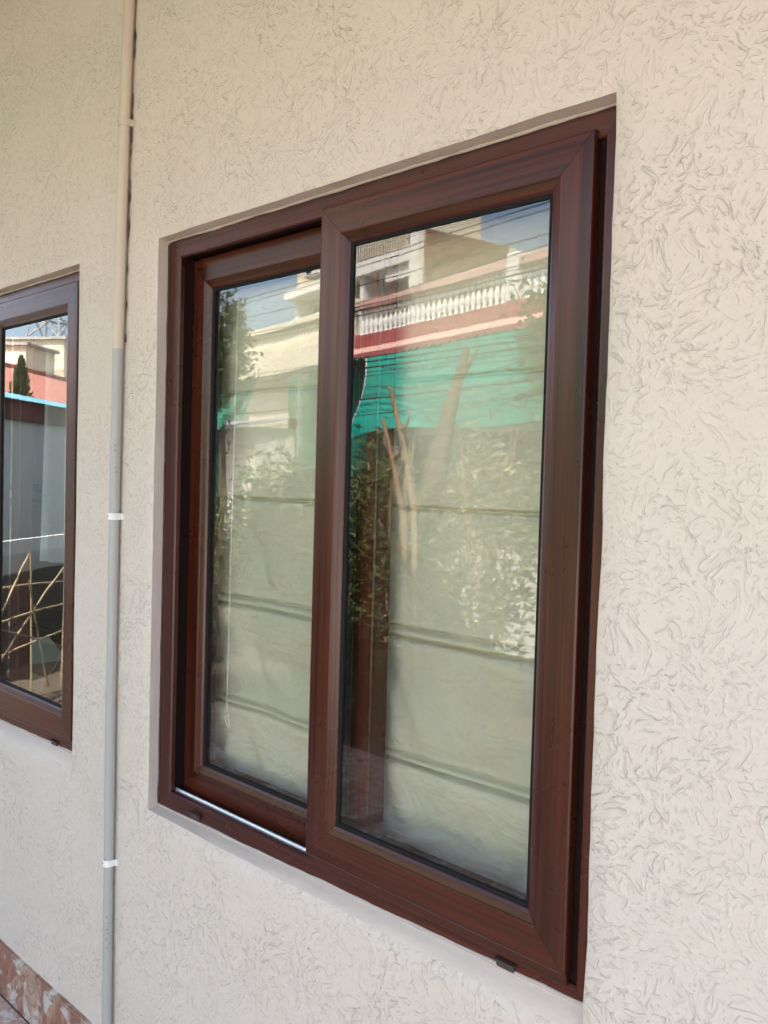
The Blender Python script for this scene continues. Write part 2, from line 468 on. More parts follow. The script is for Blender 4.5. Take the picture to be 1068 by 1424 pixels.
# ------------------------------------------------------------------ ground, street, porch
g = MB().grid(40, 40, lambda a, b: (-150+300*a, -150+300*b, -0.16))
tag(g.build('ground', 'ground'), kind='structure')
sg = MB()
p = [to_world((-90, 1.15, -0.15)), to_world((90, 1.15, -0.15)), to_world((90, 2.7, -0.15)), to_world((-90, 2.7, -0.15))]
sg.add(p, [(0, 1, 2, 3)])
tag(sg.build('street', 'asphalt'), kind='structure')
dw = MB().add([(-1.25, -2.43, -0.10), (2.21, -2.43, -0.10), (7.0, -2.43, -0.10), (-1.25, -4.12, -0.10)], [(0, 3, 2, 1)])
dw.add([(2.21, 0, -0.10), (7, 0, -0.10), (7, -2.43, -0.10), (2.21, -2.43, -0.10)], [(0, 3, 2, 1)])
tag(dw.build('driveway', 'driveway'), kind='structure')
gb = MB().add([(-9, -2.43, -0.12), (-1.26, -2.43, -0.12), (-1.26, -4.15, -0.12), (-9, -5.8, -0.12)], [(0, 3, 2, 1)])
gb.add([(-9, 0.0, -0.12), (-3.21, 0.0, -0.12), (-3.21, -2.43, -0.12), (-9, -2.43, -0.12)], [(0, 3, 2, 1)])
tag(gb.build('garden_bed', 'soil'), kind='structure')
porch = tag(MB().box(-3.2, 2.2, -2.414, -0.012, -0.18, -0.012).build('porch_floor', 'grout'), kind='structure')
T = 0.3
ft = None
for i in range(18):
    for j in range(8):
        x = -3.2+T*(i+0.5); y = -0.014-T*(j+0.5)
        
        if ft is None:
            ft = MB().cbox(-T/2+0.0015, T/2-0.0015, -T/2+0.0015, T/2-0.0015, -0.012, 0.0, 0.0012).build('floor_tile', 'floor_tile', porch)
            ft.location = (x, y, 0)
        else: share(ft, 'floor_tile', porch, (x, y, 0))

# ------------------------------------------------------------------ our house
W_OPEN, Z_SILL, Z_HEAD = 1.18, 0.780, 2.130
DX = -1.56                                             # spacing of the two identical windows
OPEN = [(0.0, W_OPEN), (DX, DX+W_OPEN)]
house = thing('house', 'cream stucco house front with swirled plaster grooves and two brown windows', 'house')
def frange(a, b, n): return [a+(b-a)*i/n for i in range(n)]
edge = 0.007
def lines(a, b, marks, step, fine0, fine1):
    pts = set()
    n = int((b-a)/step)
    for i in range(n+1):
        v = a+(b-a)*i/n
        if fine0 <= v <= fine1 or i % 8 == 0 or i == n: pts.add(round(v, 4))
    for mk in marks:
        pts = {q for q in pts if abs(q-mk) > 0.014}
        pts |= {round(mk, 4), round(mk-edge, 4), round(mk+edge, 4)}
    return sorted(pts)
xs = lines(-3.2, 3.6, [0.0, W_OPEN, DX, DX+W_OPEN], 0.03, -1.7, 1.7)
zs = lines(-0.16, 3.12, [Z_SILL, Z_HEAD], 0.03, 0.0, 3.12)
def inside(x, z):
    return any(a-1e-4 < x < b+1e-4 for a, b in OPEN) and Z_SILL-1e-4 < z < Z_HEAD+1e-4
def strict(x, z):
    return any(a+1e-4 < x < b-1e-4 for a, b in OPEN) and Z_SILL+1e-4 < z < Z_HEAD-1e-4
def wob(x, z, s, seed): return noise.noise(Vector((x*s, seed, z*s)))
def wallpt(x, z):
    y = 0.0020*wob(x, z, 3.0, 1.0)
    dx = dz = 0.0
    if inside(x, z):
        y += 0.0045
        on_x = any(abs(x-q) < 1e-4 for ab in OPEN for q in ab); on_z = abs(z-Z_SILL) < 1e-4 or abs(z-Z_HEAD) < 1e-4
        if on_x: dx = 0.0022*wob(x, z, 9.0, 4.0)+0.0012*wob(x, z, 31.0, 5.0)
        if on_z: dz = 0.0024*wob(x, z, 9.0, 7.0)+0.0012*wob(x, z, 31.0, 8.0)
    return Vector((x+dx, y, z+dz))
mb = MB(); idx = {}
for i, x in enumerate(xs):
    for j, z in enumerate(zs):
        if strict(x, z): continue
        idx[i, j] = len(mb.v); mb.v.append(tuple(wallpt(x, z)))
for i in range(len(xs)-1):
    for j in range(len(zs)-1):
        cx, cz = (xs[i]+xs[i+1])/2, (zs[j]+zs[j+1])/2
        if strict(cx, cz): continue
        mb.f.append((idx[i, j], idx[i+1, j], idx[i+1, j+1], idx[i, j+1]))
wall_front = mb.build('front_wall', 'stucco', house, smooth=60, fix=False)
# reveals: head, jambs, sill, each carried on into the wall thickness
for (a, b) in OPEN:
    xin = [x for x in xs if a-1e-4 < x < b+1e-4]; zin = [z for z in zs if Z_SILL-1e-4 < z < Z_HEAD+1e-4]
    ys = [0.012, 0.022, 0.030, 0.034, 0.045, 0.17]
    def sill_z(x, y):
        k = min(1.0, max(0.0, y/0.034)); u = (x-a)/W_OPEN
        return Z_SILL + k*(0.004+0.024*u) + 0.0012*wob(x, y, 14, 2.0)*k
    def rev(edgepts, deep):
        r = MB(); n = len(edgepts)
        r.v += [tuple(wallpt(x, z)) for x, z in edgepts]
        for y in ys: r.v += [deep(x, z, y) for x, z in edgepts]
        for k in range(len(ys)):
            for i in range(n-1): r.f.append((k*n+i, k*n+i+1, (k+1)*n+i+1, (k+1)*n+i))
        return r
    w9 = lambda x, z: 0.0014*wob(x, z, 12, 6.0)
    rev([(x, Z_HEAD) for x in xin], lambda x, z, y: (x, y, z+w9(x, z)+(-0.002 if y > 0.02 else 0))).build('window_head', 'reveal', house, smooth=50)
    rev([(a, z) for z in zin], lambda x, z, y: (x+w9(x, z), y, z)).build('window_jamb', 'reveal', house, smooth=50)
    rev([(b, z) for z in zin], lambda x, z, y: (x+w9(x, z), y, z)).build('window_jamb', 'reveal', house, smooth=50)
    rev([(x, Z_SILL) for x in xin], lambda x, z, y: (x, y, sill_z(x, y))).build('window_ledge', 'sill', house, smooth=50)
# inner skin of the front wall, other walls, room floor, ceiling, roof slab with deep eave
mb = MB()
cells_x = [-3.2, DX, DX+W_OPEN, 0.0, W_OPEN, 3.6]
for k in range(5):
    x0, x1 = cells_x[k], cells_x[k+1]
    if k in (1, 3):
        mb.box(x0, x1, 0.155, 0.17, -0.16, Z_SILL-0.004); mb.box(x0, x1, 0.155, 0.17, Z_HEAD+0.004, 3.12)
    else: mb.box(x0+(0.004 if k else 0), x1-(0.004 if k < 4 else 0), 0.155, 0.17, -0.16, 3.12)
mb.build('inner_wall_face', 'room', house)
MB().box(-3.2, -3.05, 0.02, 4.6, -0.16, 3.12).build('side_wall', 'plaster', house)
MB().box(3.45, 3.6, 0.02, 4.6, -0.16, 3.12).build('side_wall', 'plaster', house)
MB().box(-3.05, 3.45, 4.45, 4.6, -0.16, 3.12).build('back_wall', 'room', house)
MB().box(-3.05, 3.45, 0.17, 4.45, -0.16, 0.0).build('room_floor', 'floor_tile', house)
MB().box(-0.30, -0.22, 0.17, 4.45, 0.0, 3.12).build('partition_wall', 'room', house)
MB().box(-3.35, 3.75, -0.10, 4.75, 3.12, 3.27).build('roof_slab', 'plaster', house)
MB().box(-3.35, 2.7, -1.75, -0.102, 3.07, 3.21).build('porch_canopy', 'canopy', house)
MB().box(-3.35, 2.7, -1.75, -1.55, 2.81, 3.068).build('added_shade_beam', 'canopy', house)  # unseen beam, added to cut sky light on the upper wall
for x0 in (-3.3, 2.45): MB().box(x0, x0+0.2, -1.748, -1.552, -0.01, 2.809).build('canopy_post', 'plaster', house)
# marble skirting tiles along the foot of the wall
sk = None
for i in range(17):
    x = -3.2+0.4*(i+0.5)+0.177
    if x > 3.4: break
    if sk is None:
        sk = MB().cbox(-0.1992, 0.1992, -0.013, 0.004, 0.0005, 0.150, 0.0015).build('skirting_tile', 'tile', house); sk.location = (x, 0, 0)
    else: share(sk, 'skirting_tile', house, (x, 0, 0))

# ------------------------------------------------------------------ the window
ORG = Vector((W_OPEN/2, 0.08, 0.785))
win = thing('sliding_window', 'wide brown woodgrain sliding window with pale green fabric blind behind its glass', 'window', ORG)
def part(mb, name, mat, parent, smooth=None): return mb.build(name, mat, parent, org=ORG, smooth=smooth)
def ring(rect, prof, gap, parent, names=('rail', 'stile')):
    for sd in ('bottom', 'top', 'left', 'right'):
        h = sd in ('bottom', 'top')
        part(MB().member(rect, sd, prof, gap), names[0] if h else names[1], 'wood_h' if h else 'wood_v', parent)
# outer frame: front lip, deep channel, back lip
fr_root = bpy.data.objects.new('outer_frame', None); COL.objects.link(fr_root); fr_root.parent = win; fr_root.empty_display_size = 0.1
FX0, FX1, FZ0, FZ1 = 0.002, W_OPEN-0.002, 0.784, 2.127
# jambs and rails have different lip widths, so butt-joint the lips by using the same rect and mitre
def fmember2(side, lip, la, lb):
    """member whose ends are mitred towards neighbours of lip width la and lb"""
    b = 0.003
    prof = [(0, 0.135), (0, 0.033+b), (b, 0.033), (lip-b, 0.033), (lip, 0.033+b), (lip, 0.046), (0.012, 0.046),
            (0.012, 0.118), (lip, 0.118), (lip, 0.135)]
    o = MB(); n = len(prof); vs = []
    for e, ln in ((0, la), (1, lb)):
        for u, y in prof:
            w = u*ln/lip + 0.0002
            if side == 'bottom': vs.append((FX0+w if e == 0 else FX1-w, y, FZ0+u))
            elif side == 'top': vs.append((FX0+w if e == 0 else FX1-w, y, FZ1-u))
            elif side == 'left': vs.append((FX0+u, y, FZ0+w if e == 0 else FZ1-w))
            else: vs.append((FX1-u, y, FZ0+w if e == 0 else FZ1-w))
    fs = [(i, (i+1) % n, n+(i+1) % n, n+i) for i in range(n)]+[tuple(range(n)), tuple(range(n, 2*n))]
    return o.add(vs, fs)
L, Rr, Tp, Bt = 0.046, 0.031, 0.043, 0.045
part(fmember2('bottom', Bt, L, Rr), 'frame_rail', 'wood_h', fr_root)
part(fmember2('top', Tp, L, Rr), 'frame_rail', 'wood_h', fr_root)
part(fmember2('left', L, Bt, Tp), 'frame_jamb', 'wood_v', fr_root)
part(fmember2('right', Rr, Bt, Tp), 'frame_jamb', 'wood_v', fr_root)
# bright sliding tracks standing in the bottom channel
def track(y):
    n = 10; pr = [(y-0.0035, 0.796), (y-0.0035, 0.829), (y-0.0022, 0.8325), (y, 0.834), (y+0.0022, 0.8325), (y+0.0035, 0.829), (y+0.0035, 0.796)]
    o = MB(); k = len(pr)
    o.add([(x, yy, z) for x in (0.016, W_OPEN-0.016) for yy, z in pr], [(i, (i+1) % k, k+(i+1) % k, k+i) for i in range(k)]+[tuple(range(k)), tuple(range(k, 2*k))])
    return o
part(track(0.0535), 'sliding_track', 'alu', fr_root, 40)
part(track(0.096), 'sliding_track', 'alu', fr_root, 40)
# drain caps on the lower lip
def drain(xc, zc):
    o = MB().cbox(xc-0.017, xc+0.017, 0.0265, 0.0345, zc-0.0065, zc+0.0065, 0.0018)
    o.box(xc-0.019, xc+0.019, 0.0235, 0.032, zc+0.0035, zc+0.007)
    return o
for u, v in ((271, 1138), (703, 1342)):
    d = pix_dir(u, v); q = CAM+d*((0.03-CAM.y)/d.y)
    part(drain(q.x, max(q.z, 0.803)), 'drain_cap', 'drain', fr_root)
# wavy sealant where the frame meets the plaster
def bead(pts, r, seed, amp, seg=6):
    o = MB(); out = []; rs = []
    n = 90
    for i in range(n+1):
        t = i/n; p = pts[0].lerp(pts[1], t)
        w = noise.noise(Vector((t*9, seed, 0)))*amp + noise.noise(Vector((t*31, seed, 3)))*amp*0.5
        ax = Vector((0, 0, 1)) if abs(pts[0].z-pts[1].z) < 0.2 else Vector((1, 0, 0))
        out.append(p+ax*w); rs.append(r*(1+0.45*noise.noise(Vector((t*23, seed, 9)))))
    return o.tube(out, rs, seg)
part(bead((Vector((0.0, 0.0335, FZ1+0.001)), Vector((W_OPEN, 0.0335, FZ1+0.001))), 0.0042, 1.0, 0.003), 'sealant_bead', 'sealant', fr_root, 80)
part(bead((Vector((0.0, 0.0335, 0.785)), Vector((W_OPEN, 0.0335, 0.809))), 0.0036, 2.0, 0.0022), 'sealant_bead', 'sealant', fr_root, 80)
part(bead((Vector((0.001, 0.033, 0.79)), Vector((0.001, 0.033, 2.12))), 0.0032, 3.0, 0.003), 'sealant_bead', 'dark_caulk', fr_root, 80)
part(bead((Vector((W_OPEN-0.001, 0.033, 0.81)), Vector((W_OPEN-0.001, 0.033, 2.12))), 0.0036, 4.0, 0.002), 'sealant_bead', 'sealant', fr_root, 80)

def sash(name, rect, y0, w, label):
    root = bpy.data.objects.new(name, None); COL.objects.link(root); root.parent = win; root.empty_display_size = 0.1
    root['label'] = label
    th = 0.043
    prof = [(0, y0+th), (0, y0+0.004), (0.0012, y0+0.0012), (0.004, y0), (w-0.021, y0), (w-0.0185, y0+0.0008), (w-0.0175, y0+0.0022),
            (w-0.006, y0+0.0065), (w-0.0015, y0+0.0095), (w, y0+0.013), (w, y0+th)]
    ring(rect, prof, 0.00035, root)
    x0, z0, x1, z1 = rect
    gp = [(0, y0+0.0155), (0, y0+0.0105), (0.0065, y0+0.0125), (0.0075, y0+0.0155)]
    inner = (x0+w-0.0015, z0+w-0.0015, x1-w+0.0015, z1-w+0.0015)
    o = MB()
    for sd in ('bottom', 'top', 'left', 'right'): o.member(inner, sd, gp, 0.0)
    part(o, 'gasket', 'gasket', root)
    o = MB()
    gp2 = [(0, y0+0.033), (0, y0+0.0215), (0.009, y0+0.0215), (0.009, y0+0.033)]
    for sd in ('bottom', 'top', 'left', 'right'): o.member(inner, sd, gp2, 0.0)
    part(o, 'spacer', 'gasket', root)
    part(MB().box(x0+w-0.004, x1-w+0.004, y0+0.0158, y0+0.0208, z0+w-0.004, z1-w+0.004), 'glass_pane', 'glass', root)
    return root
sash('sliding_sash', (0.547, 0.843, 1.136, 2.096), 0.021, 0.0755, 'front sash riding the outer track')
sash('sliding_sash', (0.030, 0.821, 0.664, 2.088), 0.075, 0.0755, 'rear sash set deeper in the frame')
part(MB().box(0.0145, 0.0445, 0.0475, 0.0735, 0.80, 2.11), 'gap_shade_strip', 'gap_shade', fr_root)  # dark strips added to paint shade into the frame channels and side gap
part(MB().box(0.036, 0.54, 0.0465, 0.0735, 2.0895, 2.112), 'gap_shade_strip', 'gap_shade', fr_root)
part(MB().box(1.1362, 1.1468, 0.040, 0.066, 0.83, 2.09), 'gap_shade_strip', 'gap_shade', fr_root)
part(MB().cbox(0.549, 1.134, 0.0285, 0.045, 0.8235, 0.8465, 0.002), 'weather_strip', 'wood_h', fr_root)
# second window: the same unit further along the wall
win2 = copy_tree(win)
win2.location = ORG+Vector((DX, 0, 0))
tag(win2, 'brown woodgrain sliding window beyond the pipe, with dark room and short curtain behind it', 'window')

# ------------------------------------------------------------------ blind behind the near window
BX0, BX1, BY = 0.008, 1.172, 0.149
bl = thing('roman_blind', 'pale sage fabric roman blind hanging behind the wide window', 'blind', (0.6, BY, 0.70))
FOLDS = [(1.785, 0.5), (1.538, 0.75), (1.305, 0.6), (1.285, 0.85), (1.060, 0.5), (1.043, 0.85)]
def blind_pt(a, b):
    x = BX0+(BX1-BX0)*a; z = 0.80+1.30*b
    y = 0.0
    zz = z+0.004*noise.noise(Vector((x*2.2, 4, z)))
    for zf, k in FOLDS:
        d = zz-zf
        y -= 0.0035*k*math.exp(-(d/0.0065)**2)                        # rod tucked in the cloth
        y += 0.019*k*math.exp(-((d+0.0085)/0.0030)**2)               # pinched seam under it
        if d < -0.012: y -= 0.012*k*math.exp((d+0.012)/0.06)*(1-math.exp((d+0.012)/0.010))  # cloth bellies out below
    # drawn-in folds running from the cord points
    for cx in (0.145, 0.60, 1.05):
        for zf in (1.538, 1.285, 1.043, 0.823):
            dz = zf-z
            if 0 < dz < 0.24:
                for sgn in (-1, 1):
                    off = (x-cx)-sgn*dz*0.55
                    y += 0.008*math.exp(-(off/0.022)**2)*math.sin(math.pi*dz/0.24)
    y += 0.010*noise.noise(Vector((x*2.6, 1, z*4.1)))+0.009*noise.noise(Vector((x*5, 2, z*11)))
    y += 0.006*noise.noise(Vector((x*9+z*7, 5, z*14-x*5)))
    return (x, BY+y, z)
MB().grid(100, 900, blind_pt).build('fabric', 'blind', bl, org=(0.6, BY, 0.70), smooth=180)
MB().cbox(BX0, BX1, BY-0.012, BY+0.018, 2.098, 2.124, 0.003).build('head_rail', 'clip', bl, org=(0.6, BY, 0.70))
MB().tube([(0.152, BY-0.024, 2.10), (0.150, BY-0.026, 1.76), (0.147, BY-0.027, 1.4), (0.145, BY-0.027, 1.04), (0.145, BY-0.026, 1.02)], 0.0012, 6).build('pull_cord', 'cord', bl, org=(0.6, BY, 0.70), smooth=180)
loop = [(0.145+0.013*math.sin(t*0.7), BY-0.027+0.002*math.cos(t), 1.018-0.028*math.sin(t*0.5)) for t in [i*0.6 for i in range(11)]]
MB().tube(loop, 0.0011, 5).build('cord_loop', 'cord', bl, org=(0.6, BY, 0.70), smooth=180)
# short curtain of the second window
cu = thing('short_curtain', 'pale blue grey short curtain inside the window beyond the pipe', 'curtain', (-0.7, 0.27, 1.28))
def cur(a, b):
    x = -1.13+0.80*a; z = 1.27+0.93*b
    y = 0.25+0.012*math.sin(a*34+1.4*math.sin(b*3))+0.006*noise.noise(Vector((x*5, 3, z*2)))
    return (x, y, z+0.006*math.sin(a*9)*(1-b))
MB().grid(90, 40, cur).build('cloth', 'curtain', cu, org=(-0.7, 0.27, 1.28), smooth=180)
MB().tube([(-1.55, 0.25, 2.205), (-0.30, 0.25, 2.205)], 0.011, 8).build('curtain_rod', 'dark_metal', cu, org=(-0.7, 0.27, 1.28), smooth=60)

# ------------------------------------------------------------------ things inside the far room
rack = thing('storage_rack', 'dark metal storage rack standing inside the far dark room', 'rack', (-2.25, 0.85, 0))
ro = (-2.25, 0.85, 0)
for zz in (0.25, 0.85, 1.425, 1.50):
    MB().box(-2.85, -1.65, 0.72, 0.98, zz-0.012, zz+0.012).build('shelf', 'dark_metal', rack, org=ro)
for xx in (-2.86, -1.66):
    for yy in (0.715, 0.965):
        MB().box(xx, xx+0.02, yy, yy+0.02, 0, 1.75).build('upright', 'dark_metal', rack, org=ro)
ch = thing('office_chair', 'grey upholstered chair with rounded back inside the far window', 'chair', (-1.95, 0.52, 0), 0.5)
def cback(a, b):
    t = 2*math.pi*a; ex = 0.55
    cx = math.copysign(abs(math.cos(t))**ex, math.cos(t)); cz = math.copysign(abs(math.sin(t))**ex, math.sin(t))
    return cx, cz
o = MB(); N = 28
ringv = [cback(i/N, 0) for i in range(N)]
for yy, sc in ((-0.035, 0.86), (-0.022, 0.98), (0.0, 1.0), (0.022, 0.98), (0.035, 0.86)):
    o.v += [(0.20*sc*cx, yy-0.18+0.05*cz*cz, 0.73+0.26*sc*cz) for cx, cz in ringv]
for k in range(4): o.f += [(k*N+i, k*N+(i+1) % N, (k+1)*N+(i+1) % N, (k+1)*N+i) for i in range(N)]
o.f += [tuple(range(N)), tuple(range(4*N, 5*N))]
o.build('backrest', 'chair_fab', ch, smooth=50)
MB().cbox(-0.23, 0.23, -0.20, 0.24, 0.42, 0.50, 0.025).build('seat', 'chair_fab', ch)
MB().box(-0.03, 0.03, -0.235, -0.215, 0.40, 0.75).build('back_bracket', 'dark_metal', ch)
MB().tube([(0, 0, 0.08), (0, 0, 0.43)], 0.028, 10).build('gas_column', 'dark_metal', ch, smooth=60)
for k in range(5):
    t = 2*math.pi*k/5
    MB().tube([(0, 0, 0.10), (0.26*math.cos(t), 0.26*math.sin(t), 0.055)], [0.022, 0.014], 6).build('base_arm', 'dark_metal', ch)
    MB().lathe([(0.012, 0.0), (0.026, 0.008), (0.028, 0.027), (0.022, 0.048), (0.008, 0.056)], 8, (0.26*math.cos(t), 0.26*math.sin(t))).build('castor', 'dark_metal', ch, smooth=60)
tb = thing('side_table', 'dark wooden side table under the far window', 'table', (-1.25, 0.42, 0))
MB().cbox(-0.38, 0.30, -0.20, 0.24, 0.63, 0.66, 0.004).build('table_top', 'table', tb)
for sx in (-0.35, 0.235):
    for sy in (-0.17, 0.17): MB().box(sx, sx+0.04, sy, sy+0.04, 0, 0.632).build('leg', 'table', tb)
bxo = thing('open_carton', 'open cardboard carton with spread flaps on the table in far window', 'box', (-1.23, 0.36, 0.66))
MB().box(-0.12, 0.12, -0.09, 0.11, 0.0, 0.004).box(-0.12, 0.12, -0.09, -0.085, 0.004, 0.20).box(-0.12, 0.12, 0.105, 0.11, 0.004, 0.20).box(-0.12, -0.115, -0.085, 0.105, 0.004, 0.20).box(0.115, 0.12, -0.085, 0.105, 0.004, 0.20).build('carton_body', 'carton', bxo)
def flap(p, name, mat):
    a, b, c, d = [Vector(q) for q in p]; nn = (b-a).cross(d-a).normalized()*0.004
    MB().add([a, b, c, d, a+nn, b+nn, c+nn, d+nn], [(0, 1, 2, 3), (4, 5, 6, 7), (0, 1, 5, 4), (1, 2, 6, 5), (2, 3, 7, 6), (3, 0, 4, 7)]).build(name, mat, bxo)
flap([(-0.12, -0.085, 0.20), (-0.12, 0.105, 0.20), (-0.235, 0.085, 0.275), (-0.235, -0.065, 0.275)], 'flap', 'paper')
flap([(0.12, -0.085, 0.20), (0.12, 0.105, 0.20), (0.20, 0.095, 0.29), (0.20, -0.075, 0.29)], 'flap', 'carton')
flap([(-0.115, 0.11, 0.20), (0.115, 0.11, 0.20), (0.10, 0.20, 0.27), (-0.10, 0.20, 0.27)], 'flap', 'carton')
flap([(-0.115, -0.09, 0.20), (0.115, -0.09, 0.20), (0.10, -0.10, 0.115), (-0.10, -0.10, 0.115)], 'flap', 'carton')

# ------------------------------------------------------------------ conduit pipe on the wall
PY = -0.0152
pp = thing('conduit_pipe', 'vertical plastic conduit pipe between the windows, cream above and grey below', 'pipe', (-0.14, PY, 0.012))
PO = (-0.14, PY, 0.012)
PC = [(0.012, -0.127), (0.5, -0.134), (1.0, -0.138), (1.5, -0.137), (1.88, -0.1335), (2.2, -0.127), (2.42, -0.121), (2.7, -0.110), (3.0, -0.100), (3.068, -0.0975)]
def pcx(z):
    for (z0, x0), (z1, x1) in zip(PC, PC[1:]):
        if z <= z1: return x0+(x1-x0)*(z-z0)/(z1-z0)-0.009
    return PC[-1][1]-0.009
def ppath(z0, z1, n, dx=0, dy=0): return [(pcx(z0+(z1-z0)*i/n)+dx, PY+dy, z0+(z1-z0)*i/n) for i in range(n+1)]
MB().tube(ppath(0.012, 0.745, 10), 0.0120, 20).build('grey_pipe_length', 'pipe_grey', pp, org=PO, smooth=60)
MB().tube(ppath(0.735, 1.884, 14), 0.0129, 20).build('grey_pipe_length', 'pipe_grey', pp, org=PO, smooth=60)
MB().tube(ppath(1.883, 3.068, 18), 0.0136, 20).build('painted_pipe_length', 'pipe_paint', pp, org=PO, smooth=60)
def clip(z, mat, r):
    cx = pcx(z); o = MB(); N = 16; vs = []
    for zz in (z-0.008, z+0.008):
        for rr in (r, r+0.0024):
            for i in range(N+1):
                t = math.pi*i/N; vs.append((cx+rr*math.cos(t), PY-rr*math.sin(t), zz))
    k = N+1
    for i in range(N): o.f += [(k+i, k+i+1, 3*k+i+1, 3*k+i), (i, i+1, k+i+1, k+i), (2*k+i, 2*k+i+1, 3*k+i+1, 3*k+i), (i, i+1, 2*k+i+1, 2*k+i)]
    o.v = vs
    o.box(cx-r-0.0024, cx-r+0.0005, PY-0.0002, 0.0015, z-0.008, z+0.008)
    o.box(cx+r-0.0005, cx+r+0.0024, PY-0.0002, 0.0015, z-0.008, z+0.008)
    o.cbox(cx-r-0.011, cx-r-0.002, -0.005, 0.0015, z-0.008, z+0.008, 0.001)
    o.cbox(cx+r+0.002, cx+r+0.008, -0.005, 0.0015, z-0.008, z+0.008, 0.001)
    c = o.build('pipe_clip', mat, pp, org=PO)
    s = MB(); s.tube([(cx-0.002, PY-r-0.0024, z), (cx-0.002, PY-r-0.0034, z)], 0.0018, 8)
    s.build('screw', 'steel', c, org=PO)
clip(1.474, 'clip', 0.0131); clip(0.612, 'clip', 0.0122); clip(2.422, 'pipe_paint', 0.0138)
# faded factory print on the grey lengths: small rows of worn strokes
random.seed(5)
def printed(z0, z1, r):
    z = z0
    o = MB()
    while z < z1:
        for q in range(random.choice((1, 2, 2, 3))):
            th = math.radians(random.uniform(308, 352)); hz = random.uniform(0.002, 0.005); wt = random.uniform(0.05, 0.15)
            vs = [(pcx(z)+(r+0.0004)*math.cos(th+e), PY+(r+0.0004)*math.sin(th+e), z+zz) for zz in (0, hz) for e in (-wt, wt)]
            o.add(vs, [(0, 1, 3, 2)])
        z += random.uniform(0.006, 0.016)
    o.build('printed_mark', 'ink', pp, org=PO)
printed(1.58, 1.655, 0.0129); printed(0.40, 0.48, 0.0120)
# ragged dark crack between pipe and plaster
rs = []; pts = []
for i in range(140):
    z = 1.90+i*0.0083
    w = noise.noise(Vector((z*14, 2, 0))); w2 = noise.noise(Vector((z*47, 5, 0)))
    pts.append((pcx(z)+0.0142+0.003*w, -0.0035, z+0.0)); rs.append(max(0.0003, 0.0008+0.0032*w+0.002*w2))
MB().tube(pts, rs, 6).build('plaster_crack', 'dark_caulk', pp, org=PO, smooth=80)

# ------------------------------------------------------------------ foliage helpers
def leaf_mass(mb, c, rad, n, size, rnd, clumps=14, aspect=2.2, droop=0.0):
    c = Vector(c); cl = []
    for k in range(clumps):
        while True:
            q = Vector((rnd.uniform(-1, 1), rnd.uniform(-1, 1), rnd.uniform(-1, 1)))
            if q.length < 1: break
        cl.append((Vector((c.x+q.x*rad[0]*0.85, c.y+q.y*rad[1]*0.85, c.z+q.z*rad[2]*0.85)), rnd.uniform(0.22, 0.45)))
    for i in range(n):
        cc, cr = cl[rnd.randrange(clumps)]
        p = cc+Vector((rnd.gauss(0, 1)*rad[0]*cr*0.6, rnd.gauss(0, 1)*rad[1]*cr*0.6, rnd.gauss(0, 1)*rad[2]*cr*0.6))
        if p.z < 0.02: continue
        d = Vector((rnd.gauss(0, 1), rnd.gauss(0, 1), rnd.gauss(0, 0.7)-droop)).normalized()
        s = d.cross(Vector((rnd.gauss(0, 1), rnd.gauss(0, 1), rnd.gauss(0, 1)))).normalized()
        l = size*rnd.uniform(0.6, 1.4); w = l/aspect
        nrm = d.cross(s)*(l*0.12)
        mb.add([p-d*l/2, p+s*w/2+nrm, p+d*l/2, p-s*w/2+nrm], [(0, 1, 2, 3)])
def tree(name, label, base, trunk_h, crown_c, rad, n, size, leaf, seed, group=None, trunk_r=0.09, clumps=18):
    rnd = random.Random(seed)
    t = thing(name, label, 'tree', base, 0, group)
    base = Vector(base); cc = Vector(crown_c)-base
    o = MB(); pts = []
    for i in range(7):
        f = i/6; pts.append((cc.x*f*f+0.05*rnd.uniform(-1, 1)*f, cc.y*f*f+0.05*rnd.uniform(-1, 1)*f, (trunk_h)*f))
    o.tube(pts, [trunk_r*(1-0.6*i/6) for i in range(7)], 8)
    top = Vector(pts[-1])
    for k in range(7):
        q = cc+Vector((rnd.uniform(-.7, .7)*rad[0], rnd.uniform(-.7, .7)*rad[1], rnd.uniform(-.3, .8)*rad[2]))
        mid = top.lerp(q, 0.5)+Vector((0, 0, 0.1*rad[2]))
        o.tube([top-Vector((0, 0, 0.12*k*0.5)), mid, q], [trunk_r*0.38, trunk_r*0.22, trunk_r*0.06], 5)
    o.build('trunk', 'bark', t, smooth=80)
    c = MB(); leaf_mass(c, cc, rad, n, size, rnd, clumps)
    c.build('crown', leaf, t, fix=False)
    return t
def shrub(label, base, h, w, n, size, leaf, seed, stems=6, stem='dry', aspect=2.6, group=None):
    rnd = random.Random(seed)
    t = thing('garden_shrub', label, 'shrub', base, 0, group)
    o = MB()
    tips = []
    for k in range(stems):
        a = rnd.uniform(0, 6.28); q = Vector((math.cos(a)*w*rnd.uniform(0.2, 0.8), math.sin(a)*w*rnd.uniform(0.2, 0.8), h*rnd.uniform(0.75, 1.12)))
        mid = q*0.5; mid.x *= 0.6; mid.y *= 0.6
        o.tube([(q.x*0.1, q.y*0.1, 0), mid, q], [0.022, 0.016, 0.006], 5); tips.append(q)
    o.build('stems', stem, t, smooth=80)
    c = MB(); leaf_mass(c, (0, 0, h*0.52), (w, w, h*0.5), n, size, rnd, 16, aspect)
    c.build('foliage', leaf, t, fix=False)
    return t

